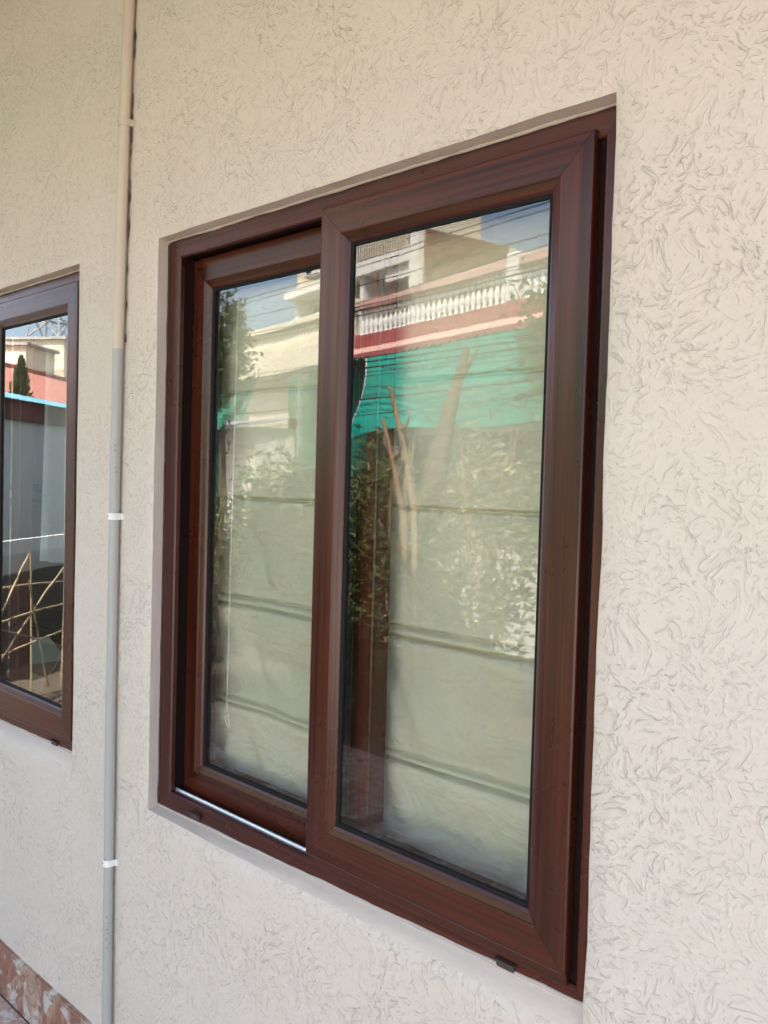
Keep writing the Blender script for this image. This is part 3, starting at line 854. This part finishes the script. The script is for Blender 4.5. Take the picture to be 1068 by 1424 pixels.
# ------------------------------------------------------------------ houses facing us across the street (seen mirrored in the panes)
BAL = MB().lathe([(0.036, 0.0), (0.036, 0.035), (0.020, 0.06), (0.046, 0.14), (0.040, 0.19), (0.018, 0.25), (0.022, 0.28), (0.040, 0.31), (0.036, 0.40)], 7)
def balustrade(parent, x0, x1, z0, y, mat_b, mat_c, step=0.118):
    b0 = None; n = int((x1-x0)/step)
    for i in range(n):
        x = x0+step*(i+0.5)
        if b0 is None:
            b0 = BAL.build('baluster', mat_b, parent, smooth=50); b0.location = (x, y, z0)
        else: share(b0, 'baluster', parent, (x, y, z0))
    MB().cbox(x0-0.03, x1+0.03, y-0.09, y+0.09, z0+0.396, z0+0.53, 0.015).build('coping', mat_c, parent)
def win_in(parent, x0, x1, z0, z1, y):
    f = MB()
    f.box(x0, x1, y, y+0.05, z0, z0+0.05).box(x0, x1, y, y+0.05, z1-0.05, z1).box(x0, x0+0.05, y, y+0.05, z0+0.05, z1-0.05).box(x1-0.05, x1, y, y+0.05, z0+0.05, z1-0.05)
    f.box((x0+x1)/2-0.02, (x0+x1)/2+0.02, y, y+0.04, z0+0.05, z1-0.05)
    fo = f.build('window', 'white_trim', parent)
    MB().box(x0+0.02, x1-0.02, y-0.01, y+0.012, z0+0.02, z1-0.02).build('pane', 'dark_glass', fo)

hr = thing('neighbour_house', 'terrace house with red fascia band and white balusters mirrored in the right pane', 'house', P0, STREET_ROT)
XS = -1.74
MB().box(XS, 6.5, -4.5, -0.12, -0.16, 3.36).build('wall', 'white_wall', hr)
MB().box(XS, 6.5, -0.115, 0.10, 3.60, 3.795).build('fascia', 'red_band', hr)
MB().box(XS-0.28, 6.5, -0.118, 0.34, 3.37, 3.46).build('sunshade', 'red_band', hr)
MB().add([(XS-0.10, 0.105, 3.598), (6.5, 0.105, 3.598), (6.5, 0.33, 3.462), (XS-0.10, 0.33, 3.462), (XS-0.10, -0.11, 3.598), (6.5, -0.11, 3.598), (6.5, -0.11, 3.462), (XS-0.10, -0.11, 3.462)],
         [(0, 1, 2, 3), (0, 4, 5, 1), (3, 2, 6, 7), (0, 3, 7, 4), (1, 5, 6, 2), (4, 7, 6, 5)]).build('sloping_band', 'pink_band', hr)
MB().box(XS, 6.5, -4.5, -0.119, 3.37, 3.60).build('terrace_slab', 'white_wall', hr)
balustrade(hr, XS, 1.62, 3.797, 0.0, 'white_trim', 'pink_band')
MB().cbox(1.63, 1.83, -0.10, 0.10, 3.797, 4.38, 0.015).build('terrace_pier', 'white_trim', hr)
balustrade(hr, 1.86, 6.4, 3.797, 0.0, 'white_trim', 'pink_band')
for x0 in (-1.0, 1.0, 3.4): win_in(hr, x0, x0+1.2, 0.9, 2.3, -0.119)

hc = thing('neighbour_house', 'cream terrace house with pale balusters mirrored in the left pane', 'house', to_world((XS-0.02, 0, 0)), STREET_ROT)
MB().box(-4.3, -0.02, -4.5, -0.12, -0.16, 3.45).build('wall', 'cream_wall', hc)
MB().box(-4.35, -0.30, -0.119, 0.22, 3.46, 3.84).build('fascia', 'cream_wall', hc)
MB().box(-4.3, -0.02, -4.5, -0.121, 3.46, 3.86).build('terrace_slab', 'cream_wall', hc)
MB().cbox(-0.29, -0.03, -0.10, 0.12, 3.46, 3.86, 0.02).build('corner_pier', 'pink_band', hc)
balustrade(hc, -4.25, -0.05, 3.862, 0.0, 'cream_wall', 'cream_wall')
for x0 in (-3.6, -1.8): win_in(hc, x0, x0+1.2, 0.9, 2.3, -0.119)

MB().box(XS, 6.5, -4.62, -4.51, 3.2, 5.15).build('terrace_shade_backing', 'shade_and_dado', hr)  # dark sheet added as painted shade behind the baluster gaps
MB().box(-4.3, -0.02, -4.62, -4.51, 3.2, 5.15).build('terrace_shade_backing', 'shade_and_dado', hc)
# taller house behind with balconies and bare brick flank
YB = -6.0
c0 = across(583, 352, YB)
ht = thing('tall_house', 'tall white house with railed balconies and bare brick flank behind the terrace', 'house', to_world((c0.x, YB, 0)), STREET_ROT)
ZB1, ZB2 = 7.45, 8.55
MB().box(-0.018, 0.22, -2.9, -0.1, -0.16, 8.05).build('brick_flank', 'brick', ht)
MB().box(-0.30, 0.10, -0.098, 0.10, -0.16, 8.30).build('corner_column', 'white_trim', ht)
MB().box(-5.4, -0.31, -1.299, 0.12, 7.32, 7.72).build('balcony_slab', 'white_trim', ht)
MB().box(-5.4, -0.31, -1.299, 0.05, 5.10, 5.40).build('balcony_slab', 'white_trim', ht)
MB().box(-5.4, -0.31, -1.299, 0.05, -0.16, 4.2).build('lower_storey', 'white_wall', ht)
rl = MB()
x = -5.38
while x < -0.35: rl.box(x, x+0.022, 0.03, 0.05, 7.722, 8.22); x += 0.11
rl.box(-5.4, -0.32, 0.02, 0.06, 8.222, 8.27)
rl.build('balcony_railing', 'dark_metal', ht)
win_in(ht, -4.2, -3.0, 5.5, 7.0, -1.298); win_in(ht, -2.5, -1.9, 5.45, 7.15, -1.298); MB().box(-4.6, -3.2, -2.8, -1.9, 8.002, 9.0).build('stair_head', 'cream_wall', ht)
MB().box(-2.75, -2.55, -1.28, -0.02, 5.402, 7.318).build('balcony_column', 'white_trim', ht)
MB().box(-1.5, -0.32, -0.05, 0.02, 6.95, 7.318).build('balcony_pelmet', 'white_trim', ht)
rnd = random.Random(3); lm = MB(); leaf_mass(lm, (-1.35, -0.15, 6.05), (0.75, 0.25, 0.55), 700, 0.13, rnd, 10)
lm.build('balcony_plants', 'leaf_light', ht, fix=False)
# left wing of the tall house with stacked slabs, and its air conditioner
cl = across(412, 372, YB, 0.089)
LX = cl.x-c0.x
MB().box(LX+3.21, -0.02, -2.9, -1.3, -0.16, 8.0).build('wall', 'white_wall', ht)
MB().box(LX+0.02, LX+3.2, -5, -0.4, -0.16, 10.5).build('wing', 'cream_wall', ht)
MB().box(LX-0.35, LX+3.2, -0.399, 0.25, 7.35, 7.62).build('wing_slab', 'white_trim', ht)
MB().box(LX+0.05, LX+0.55, -0.398, 0.02, 7.622, 10.5).build('wing_pier', 'cream_wall', ht)
MB().box(LX-0.1, LX+0.15, -0.397, 0.0, -0.16, 7.348).build('wing_pier', 'white_trim', ht)
win_in(ht, LX+0.45, LX+1.15, 5.9, 7.2, -0.398)
win_in(ht, LX+1.5, LX+2.6, 5.9, 7.2, -0.398)
ca = across(436, 368, YB+0.15, 0.089)
acw = to_world((ca.x, YB+0.10, ca.z-0.32))
ac = thing('air_conditioner', 'white air conditioner outdoor unit on the tall house wing', 'air conditioner', acw, STREET_ROT)
MB().cbox(-0.42, 0.42, -0.16, 0.16, 0.0, 0.62, 0.02).build('casing', 'white_trim', ac)
fan = MB()
for r in (0.24, 0.19, 0.14, 0.09):
    fan.tube([(-0.12+r*math.cos(t*math.pi/12), 0.175, 0.31+r*math.sin(t*math.pi/12)) for t in range(25)], 0.008, 5)
fan.build('fan_guard', 'dark_metal', ac)
MB().tube([(-0.12, 0.161, 0.31), (-0.12, 0.168, 0.31)], 0.25, 24).build('fan_recess', 'dark_glass', ac)
for sx in (-0.3, 0.26): MB().box(sx, sx+0.04, -0.5, 0.16, -0.05, 0.0).build('bracket', 'steel', ac)
# pale ribbed block standing behind the brick flank
cb = across(640, 372, -13)
hb = thing('ribbed_block', 'pale concrete block with vertical ribs behind the brick flank', 'building', to_world((cb.x, -13, 0)), STREET_ROT)
zt = across(660, 346, -13).z
MB().box(0, 1.7, -1.2, 0, -0.16, zt).build('wall', 'cream_wall', hb)
for k in range(4): MB().box(0.05+0.42*k, 0.24+0.42*k, 0.002, 0.35, -0.16, zt+0.15*((k*7) % 3)).build('rib', 'white_wall', hb)

# corrugated awning, green net, tarpaulins
aw = thing('corrugated_awning', 'dark green corrugated awning under the red fascia', 'awning', to_world((-2.3, 0, 0)), STREET_ROT)
def corr(a, b):
    x = 8.5*a; y = -0.10+1.0*b
    return (x, y, 3.34-0.10*b+0.020*math.sin(x*math.pi*2/0.16)-0.03*noise.noise(Vector((x, 1, 0)))*b)
MB().grid(425, 4, corr).build('corrugated_sheet', 'corr', aw, smooth=180)
for xx in (0.1, 2.8, 5.5, 8.3): MB().box(xx, xx+0.05, 0.86, 0.91, -0.16, 3.22).build('post', 'steel', aw)
# hem outline of the net from the mirrored picture, on the awning's outer edge
hem = [across(u, v, 0.95) for u, v in ((511, 490), (511, 520), (507, 545), (500, 570), (491, 594))]
def hem_x(z):
    for a, b in zip(hem, hem[1:]):
        if b.z <= z <= a.z: return a.x+(b.x-a.x)*(a.z-z)/(a.z-b.z)
    return hem[0].x if z > hem[0].z else hem[-1].x
nt = thing('shade_net', 'bright teal green shade net hanging below the corrugated awning', 'shade net', to_world((0, 0.95, 0)), STREET_ROT)
def netp(a, b):
    zb = 2.16+0.05*math.sin(a*11)+0.10*math.sin(a*math.pi); zt_ = 3.21
    z = zb+(zt_-zb)*b; xl = hem_x(z); x = xl+(6.1-xl)*a
    y = 0.05*math.sin(a*15+b*2)*(1-0.6*b)+0.03*noise.noise(Vector((x*1.5, 2, z*2)))
    return (x, y, z)
MB().grid(90, 24, netp).build('net', 'net', nt, smooth=180)
MB().tube([netp(0, i/16) for i in range(17)], 0.014, 6).build('hem', 'clip', nt, smooth=80)
MB().tube([netp(i/60, 0) for i in range(61)], 0.012, 6).build('hem', 'net_dark', nt, smooth=80)
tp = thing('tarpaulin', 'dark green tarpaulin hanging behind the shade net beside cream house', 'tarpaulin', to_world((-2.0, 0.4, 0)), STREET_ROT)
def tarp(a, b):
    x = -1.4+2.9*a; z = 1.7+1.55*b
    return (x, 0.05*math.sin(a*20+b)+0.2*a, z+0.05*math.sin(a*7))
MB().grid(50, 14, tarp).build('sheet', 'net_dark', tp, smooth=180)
MB().box(-1.45, 1.55, -0.05, 0.0, 3.24, 3.30).build('support_bar', 'steel', tp)
for xx in (-1.45, 1.5): MB().box(xx, xx+0.05, -0.05, 0.0, -0.16, 3.24).build('post', 'steel', tp)
# draped green sheet and grey tin roof mirrored in the left pane
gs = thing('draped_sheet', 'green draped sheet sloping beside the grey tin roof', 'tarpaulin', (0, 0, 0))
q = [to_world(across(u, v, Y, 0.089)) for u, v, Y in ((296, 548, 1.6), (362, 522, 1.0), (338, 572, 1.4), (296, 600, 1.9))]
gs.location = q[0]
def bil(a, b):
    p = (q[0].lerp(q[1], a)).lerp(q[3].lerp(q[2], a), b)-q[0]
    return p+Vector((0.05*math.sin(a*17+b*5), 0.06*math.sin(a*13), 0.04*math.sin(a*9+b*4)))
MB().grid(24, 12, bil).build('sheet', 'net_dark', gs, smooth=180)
for k in (0, 3): MB().tube([q[k]-q[0], Vector((q[k].x, q[k].y, -0.16))-q[0]], 0.03, 8).build('post', 'bamboo', gs)
rt = thing('tin_roof_shed', 'low shed with grey tin roof and green front mirrored in left pane', 'shed', to_world((-6.6, 1.2, 0)), STREET_ROT)
zr = across(320, 592, 1.2, 0.089).z
MB().add([(-0.6, -1.2, zr+0.22), (3.6, -1.2, zr+0.22), (3.6, 0.25, zr-0.06), (-0.6, 0.25, zr-0.06), (-0.6, -1.2, zr+0.24), (3.6, -1.2, zr+0.24), (3.6, 0.25, zr-0.04), (-0.6, 0.25, zr-0.04)],
         [(0, 1, 2, 3), (4, 5, 6, 7), (0, 1, 5, 4), (1, 2, 6, 5), (2, 3, 7, 6), (3, 0, 4, 7)]).build('tin_roof', 'steel', rt)
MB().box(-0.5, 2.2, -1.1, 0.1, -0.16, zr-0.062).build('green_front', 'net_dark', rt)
MB().box(2.21, 3.5, -1.1, 0.0, -0.16, zr-0.05).build('shed_wall', 'plaster', rt)

# overhead cables on two poles
def cable(A, B, sag, r):
    A = Vector(A); B = Vector(B); org = A.copy()
    pts = []
    for i in range(41):
        t = i/40; p = A.lerp(B, t); p.z -= sag*4*t*(1-t); pts.append(p)
    o = MB().tube(pts, r, 5).build('overhead_cable', 'cable', None, org=org, smooth=80)
    tag(o, 'thin black overhead cable slung along the street between poles', 'cable', 'overhead cables along the street')
YC = 1.4
XA, XZ = -32.0, 20.0
rnd = random.Random(11)
cab = [((494, 362), (760, 287)), ((560, 338), (760, 313)), ((640, 352), (760, 340)), ((650, 378), (760, 347)), ((650, 392), (760, 366)),
       ((494, 430), (680, 392)), ((494, 436), (680, 400)), ((494, 441), (700, 408)), ((494, 497), (745, 476)), ((494, 503), (745, 486)), ((494, 511), (745, 497)),
       ((494, 518), (745, 505)), ((494, 524), (745, 511)), ((494, 560), (745, 538)), ((494, 582), (745, 560))]
for k, (a, b) in enumerate(cab):
    pa = across(a[0], a[1], YC); pb = across(b[0], b[1], YC)
    s = (pb.z-pa.z)/(pb.x-pa.x); sag = 0.45+0.03*(k % 4)
    # straight chord in the seen stretch, carried to the poles with a slight sag
    zc = (pa.z+pb.z)/2
    s = max(-0.035, min(0.035, s))
    xm = (pa.x+pb.x)/2; tm = (xm-XA)/(XZ-XA)
    za = zc+s*(XA-xm); zz = zc+s*(XZ-xm)
    lift = sag*4*tm*(1-tm)
    cable(to_world((XA, YC+0.02*k, za+lift)), to_world((XZ, YC+0.02*k, zz+lift)), sag, 0.006 if k < 5 else rnd.choice((0.005, 0.006, 0.009)))
for xx, lb in ((XA, 'tall concrete utility pole at the far end of the cables'), (XZ, 'tall concrete utility pole at the other end of the street cables')):
    po = thing('utility_pole', lb, 'pole', to_world((xx, YC+0.15, -0.16)))
    MB().tube([(0, 0, 0), (0, 0, 8.0)], [0.16, 0.10], 12).build('pole_shaft', 'concrete', po, smooth=60)
    for zz in (7.4, 6.6, 4.4): MB().box(-0.04, 0.04, -0.6, 0.6, zz, zz+0.08).build('crossarm', 'steel', po)

# boundary wall glimpsed between the shrubs, trees and planting
bw = thing('boundary_wall', 'low whitewashed boundary wall behind the mirrored shrubs', 'wall', (0, 0, 0))
A = to_world((across(645, 760, 1.05).x-5.2, 1.05, -0.16)); bw.location = A; bw.rotation_euler = (0, 0, STREET_ROT)
for x0, x1 in ((5.2, 8), (8, 13)): MB().box(x0+0.121, x1-0.121, -0.08, 0.08, 0, 1.14).build('wall_panel', 'white_wall', bw)
for x0 in (5.2, 8.0, 13.0): MB().box(x0-0.12, x0+0.12, -0.12, 0.12, 0, 1.26).build('pier', 'white_trim', bw)
tree('street_tree', 'leafy light green tree in front of the red fascia terrace', (-2.75, -6.35, -0.16), 2.4, (-3.00, -6.40, 3.05), (0.62, 0.5, 1.15), 1500, 0.11, 'leaf_light', 21, trunk_r=0.06)
tl = mirrored(316, 470, 14, 0.089)
tree('street_tree', 'loose green tree beside the cream terrace house', (tl.x, tl.y, -0.16), 3.2, (tl.x-0.25, tl.y, tl.z-0.1), (0.48, 0.5, 1.35), 2600, 0.13, 'leaf', 22, trunk_r=0.09)
# stub of a cut trunk
tt = mirrored(650, 484, 6.5); tb_ = mirrored(598, 668, 6.5)
ct = thing('cut_trunk', 'bare cut tree trunk leaning in front of the green net', 'tree', (tb_.x-0.05, tb_.y, -0.16))
bs = Vector((tb_.x-0.05, tb_.y, -0.16))
MB().tube([(0, 0, 0), Vector((tb_.x+0.02, tb_.y, 0.9))-bs, Vector((tb_.x+0.05, tb_.y, tb_.z))-bs, tb_.lerp(tt, 0.5)-bs, tt-bs], [0.13, 0.115, 0.09, 0.06, 0.025], 10).build('trunk', 'bark', ct, smooth=80)
MB().tube([tb_.lerp(tt, 0.72)-bs, tt-bs+Vector((0.10, 0.0, -0.02))], [0.03, 0.012], 6).build('snag', 'bark', ct, smooth=80)
# dry sawn branches
for k, (a, b, c) in enumerate((((541, 536), (556, 600), (575, 700)), ((531, 583), (545, 640), (560, 720)))):
    pa, pb, pc = [mirrored(*q, 5.6) for q in (a, b, c)]
    foot = Vector((pc.x+0.1, pc.y, -0.16))
    br = thing('dry_branch', ('sunlit dry upright stem poking above the shrubs', 'short forked dry stem beside the taller one')[k], 'branch', foot)
    MB().tube([(0, 0, 0), pc-foot, pb-foot, pa-foot], [0.026, 0.023, 0.02, 0.011], 7).build('stem', 'dry', br, smooth=80)
    MB().tube([pb-foot, pb-foot+Vector((0.08, 0.02, 0.05)), pb-foot+Vector((0.11, 0.03, 0.13))], [0.014, 0.012, 0.005], 6).build('twig', 'dry', br, smooth=80)
shr = [((-2.65, -3.55), 1.55, 0.50, 1500, 0.11, 'leaf', 'dark green shrub at the foot of the dry stems'),
       ((-2.10, -3.95), 1.65, 0.55, 1500, 0.15, 'leaf_dry', 'pale strappy shrub around the cut trunk'),
       ((-1.45, -4.20), 1.60, 0.55, 1300, 0.13, 'leaf_light', 'light green bushy shrub beside the cut trunk'),
       ((-0.75, -4.45), 1.45, 0.55, 1300, 0.12, 'leaf', 'dense green shrub next to the light bushy one'),
       ((-3.35, -3.15), 1.50, 0.50, 1300, 0.11, 'leaf', 'green shrub at the garden corner past the dry stems'),
       ((-4.10, -2.75), 1.10, 0.45, 900, 0.10, 'leaf_dry', 'sparse pale shrub at the end of the bed'),
       ((-1.75, -3.15), 0.80, 0.40, 700, 0.10, 'leaf', 'low dark shrub in front of the planting bed'),
       ((-2.45, -2.85), 0.70, 0.38, 700, 0.09, 'leaf', 'knee high dark shrub along the porch edge'),
       ((-4.85, -2.9), 1.35, 0.6, 1200, 0.12, 'leaf', 'broad green shrub near the bamboo trellis'),
       ((-3.3, -4.1), 1.5, 0.6, 1300, 0.12, 'leaf', 'rear green shrub close to the street edge'),
       ((-4.6, -4.0), 1.4, 0.6, 1200, 0.12, 'leaf', 'rounded dark shrub at the street edge past the rear one'),
       ((-5.8, -3.9), 1.3, 0.6, 1000, 0.12, 'leaf', 'outermost green shrub of the bed'),
       ((-0.55, -3.75), 1.00, 0.45, 800, 0.11, 'leaf_dry', 'low pale shrub near the yellow plant')]
for k, ((x, y), h, w, n, s, lf, lb) in enumerate(shr):
    shrub(lb, (x, y, -0.14), h+0.34, w, int(n*2.6), s*0.68, lf, 40+k, group=None, aspect=5.0 if lf == 'leaf_dry' else 2.4)
shrub('yellow leaved plant standing by the sunlit paving edge', (-1.22, -2.85, -0.16), 0.95, 0.16, 420, 0.10, 'leaf_yellow', 77, 5, aspect=3.5)

# ------------------------------------------------------------------ yard and skyline mirrored in the far window
b1 = mirrored(-12, 544, 7); b2 = mirrored(130, 565, 8.8)
b1.z = b2.z = 2.23
dv = (b2-b1); ang = math.atan2(dv.y, dv.x); ln = dv.length
sh = thing('yard_shed', 'grey rendered shed with sky blue roof edge mirrored in far window', 'shed', (b1.x, b1.y, -0.16), ang)
z0 = 0.16
MB().box(-1.2, ln+2.5, -1.6, -0.06, 0, 2.02+z0).build('wall', 'grey_wall', sh)
MB().box(-1.2, ln+2.5, -0.058, -0.035, 0, 0.70+z0).build('dado', 'shade_and_dado', sh)
MB().box(-1.2, ln+2.5, -1.6, -0.03, 2.022+z0, 2.19+z0).build('eaves_band', 'maroon', sh)
MB().add([(-1.3, -1.7, 2.192+z0), (ln+2.6, -1.7, 2.192+z0), (ln+2.6, 0.03, 2.192+z0), (-1.3, 0.03, 2.192+z0),
          (-1.3, -1.7, 2.24+z0), (ln+2.6, -1.7, 2.24+z0), (ln+2.6, -0.01, 2.237+z0), (-1.3, -0.01, 2.237+z0)],
         [(0, 3, 2, 1), (4, 5, 6, 7), (0, 1, 5, 4), (1, 2, 6, 5), (2, 3, 7, 6), (3, 0, 4, 7)]).build('roof_edge', 'blue', sh)
# bamboo lattice with a white board
bt = mirrored(25, 820, 6.3)
tr = thing('bamboo_trellis', 'rough bamboo cane trellis leaning by the grey shed', 'trellis', (bt.x, bt.y, -0.16), ang)
canes = [((-0.5, 0.05, 0.55), (0.1, 0.05, 1.2)), ((0.35, 0.05, 0.1), (0.05, 0.05, 0.95)), ((-0.7, 0, 0), (-0.62, 0, 1.25)), ((-0.25, 0, 0), (-0.30, 0, 1.35)), ((0.2, 0, 0), (0.16, 0, 1.15)), ((0.65, 0, 0), (0.7, 0, 1.3)), ((-0.8, 0.03, 0.42), (0.9, 0.03, 0.5)),
         ((-0.8, 0.03, 0.95), (0.9, 0.03, 0.86)), ((-0.75, 0.06, 0.15), (0.55, 0.06, 1.0)), ((0.75, 0.06, 0.3), (-0.5, 0.06, 0.7)), ((-0.8, 0.03, 0.68), (0.9, 0.03, 0.70))]
for a, b in canes:
    MB().tube([a, Vector(a).lerp(Vector(b), 0.5)+Vector((0.01, 0, 0.01)), b], [0.010, 0.009, 0.006], 7).build('cane', 'bamboo', tr, smooth=80)
MB().box(-0.85, 0.95, 0.05, 0.075, 1.16, 1.26).build('white_board', 'white_trim', tr)
# red roofed house, pale blocks, cypress, lattice tower
rr = mirrored(48, 552, 17)
rh = thing('red_roofed_house', 'house with red clay tiled roof beyond the blue edged shed', 'house', (rr.x, rr.y, -0.16), ang)
MB().box(-4, 5, -4, 0, 0, 3.1).build('wall', 'cream_wall', rh)
ztop = mirrored(5, 498, 18).z+0.16
def rtile(a, b):
    x = -4.4+9.8*a; zz = 3.05+(ztop-3.05)*b; y = 0.35-2.4*b
    row = b*9; lift = 0.05*(1-(row-math.floor(row)))
    return (x, y, zz+lift+0.018*math.sin(x*math.pi*2/0.24))
MB().grid(220, 54, rtile).build('tiled_roof', 'roof_tile', rh, smooth=40)
MB().add([(-4.4, -4.45, 3.05), (5.4, -4.45, 3.05), (5.4, -2.06, ztop), (-4.4, -2.06, ztop)], [(0, 1, 2, 3)]).build('rear_roof_slope', 'roof_tile', rh)
MB().box(-4.4, 5.4, -2.15, -1.97, ztop-0.02, ztop+0.10).build('ridge', 'roof_tile', rh)
for k, (u, v, w, dpt, lb) in enumerate(((58, 487, 1.6, 24, 'pale cream block rising behind the red roof'), (104, 478, 1.3, 26, 'taller cream block beside the lattice tower'))):
    pc = mirrored(u, v, dpt)
    b = thing('apartment_block', lb, 'building', (pc.x, pc.y, -0.16), ang)
    MB().box(-w/2, w/2, -3, 0, 0, pc.z+0.16).build('wall', 'cream_wall', b)
    MB().box(-w/2-0.1, w/2+0.1, -3.1, 0.1, pc.z+0.162, pc.z+0.24).build('roof_slab', 'concrete', b)
    for zz in (0.9, 2.2):
        win_in(b, -0.4, 0.35, pc.z+0.16-zz-0.6, pc.z+0.16-zz+0.2, 0.002)
pc = mirrored(29, 497, 13.5)
cy = thing('cypress_tree', 'slim dark cypress standing before the red tiled roof', 'tree', (pc.x, pc.y, -0.16))
MB().tube([(0, 0, 0), (0, 0, pc.z-0.2)], [0.07, 0.02], 8).build('trunk', 'bark', cy, smooth=80)
rnd = random.Random(9); o = MB(); H = pc.z+0.16
for i in range(3200):
    t = rnd.random()**0.8; z = 0.25+(H-0.25)*t; r = 0.42*(1-t)**0.6*rnd.uniform(0.5, 1.1); a = rnd.uniform(0, 6.283)
    p = Vector((r*math.cos(a), r*math.sin(a), z)); d = Vector((math.cos(a)*0.5, math.sin(a)*0.5, 1)).normalized(); s = d.cross(Vector((rnd.gauss(0, 1), rnd.gauss(0, 1), 0.2))).normalized()
    o.add([p-d*0.05, p+s*0.02, p+d*0.06, p-s*0.02], [(0, 1, 2, 3)])
o.build('crown', 'conifer', cy, fix=False)
pb = mirrored(72, 530, 34); pt = mirrored(72, 405, 34)
py = thing('lattice_tower', 'steel lattice power tower on the skyline behind the red roof', 'tower', (pb.x, pb.y, -0.16), ang)
H = pt.z+0.16; hw = lambda z: 1.5*(1-z/H)+0.35
o = MB()
for sx in (-1, 1):
    for sy in (-1, 1): o.tube([(sx*hw(0), sy*hw(0), 0), (sx*hw(H), sy*hw(H), H)], 0.05, 4)
o.build('tower_leg', 'steel', py)
o = MB(); NZ = 9
for i in range(NZ):
    za, zb = H*i/NZ, H*(i+1)/NZ
    for s in (-1, 1):
        o.tube([(-hw(za), s*hw(za), za), (hw(zb), s*hw(zb), zb)], 0.03, 4); o.tube([(hw(za), s*hw(za), za), (-hw(zb), s*hw(zb), zb)], 0.03, 4)
        o.tube([(s*hw(za), -hw(za), za), (s*hw(zb), hw(zb), zb)], 0.03, 4); o.tube([(s*hw(za), hw(za), za), (s*hw(zb), -hw(zb), zb)], 0.03, 4)
o.build('bracing', 'steel', py)
for zz in (H*0.72, H*0.86, H*0.97):
    o = MB().tube([(-2.3, 0, zz+0.25), (0, 0, zz), (2.3, 0, zz+0.25)], 0.05, 4).tube([(-2.3, 0, zz+0.25), (2.3, 0, zz+0.25)], 0.03, 4)
    o.build('crossarm', 'steel', py)
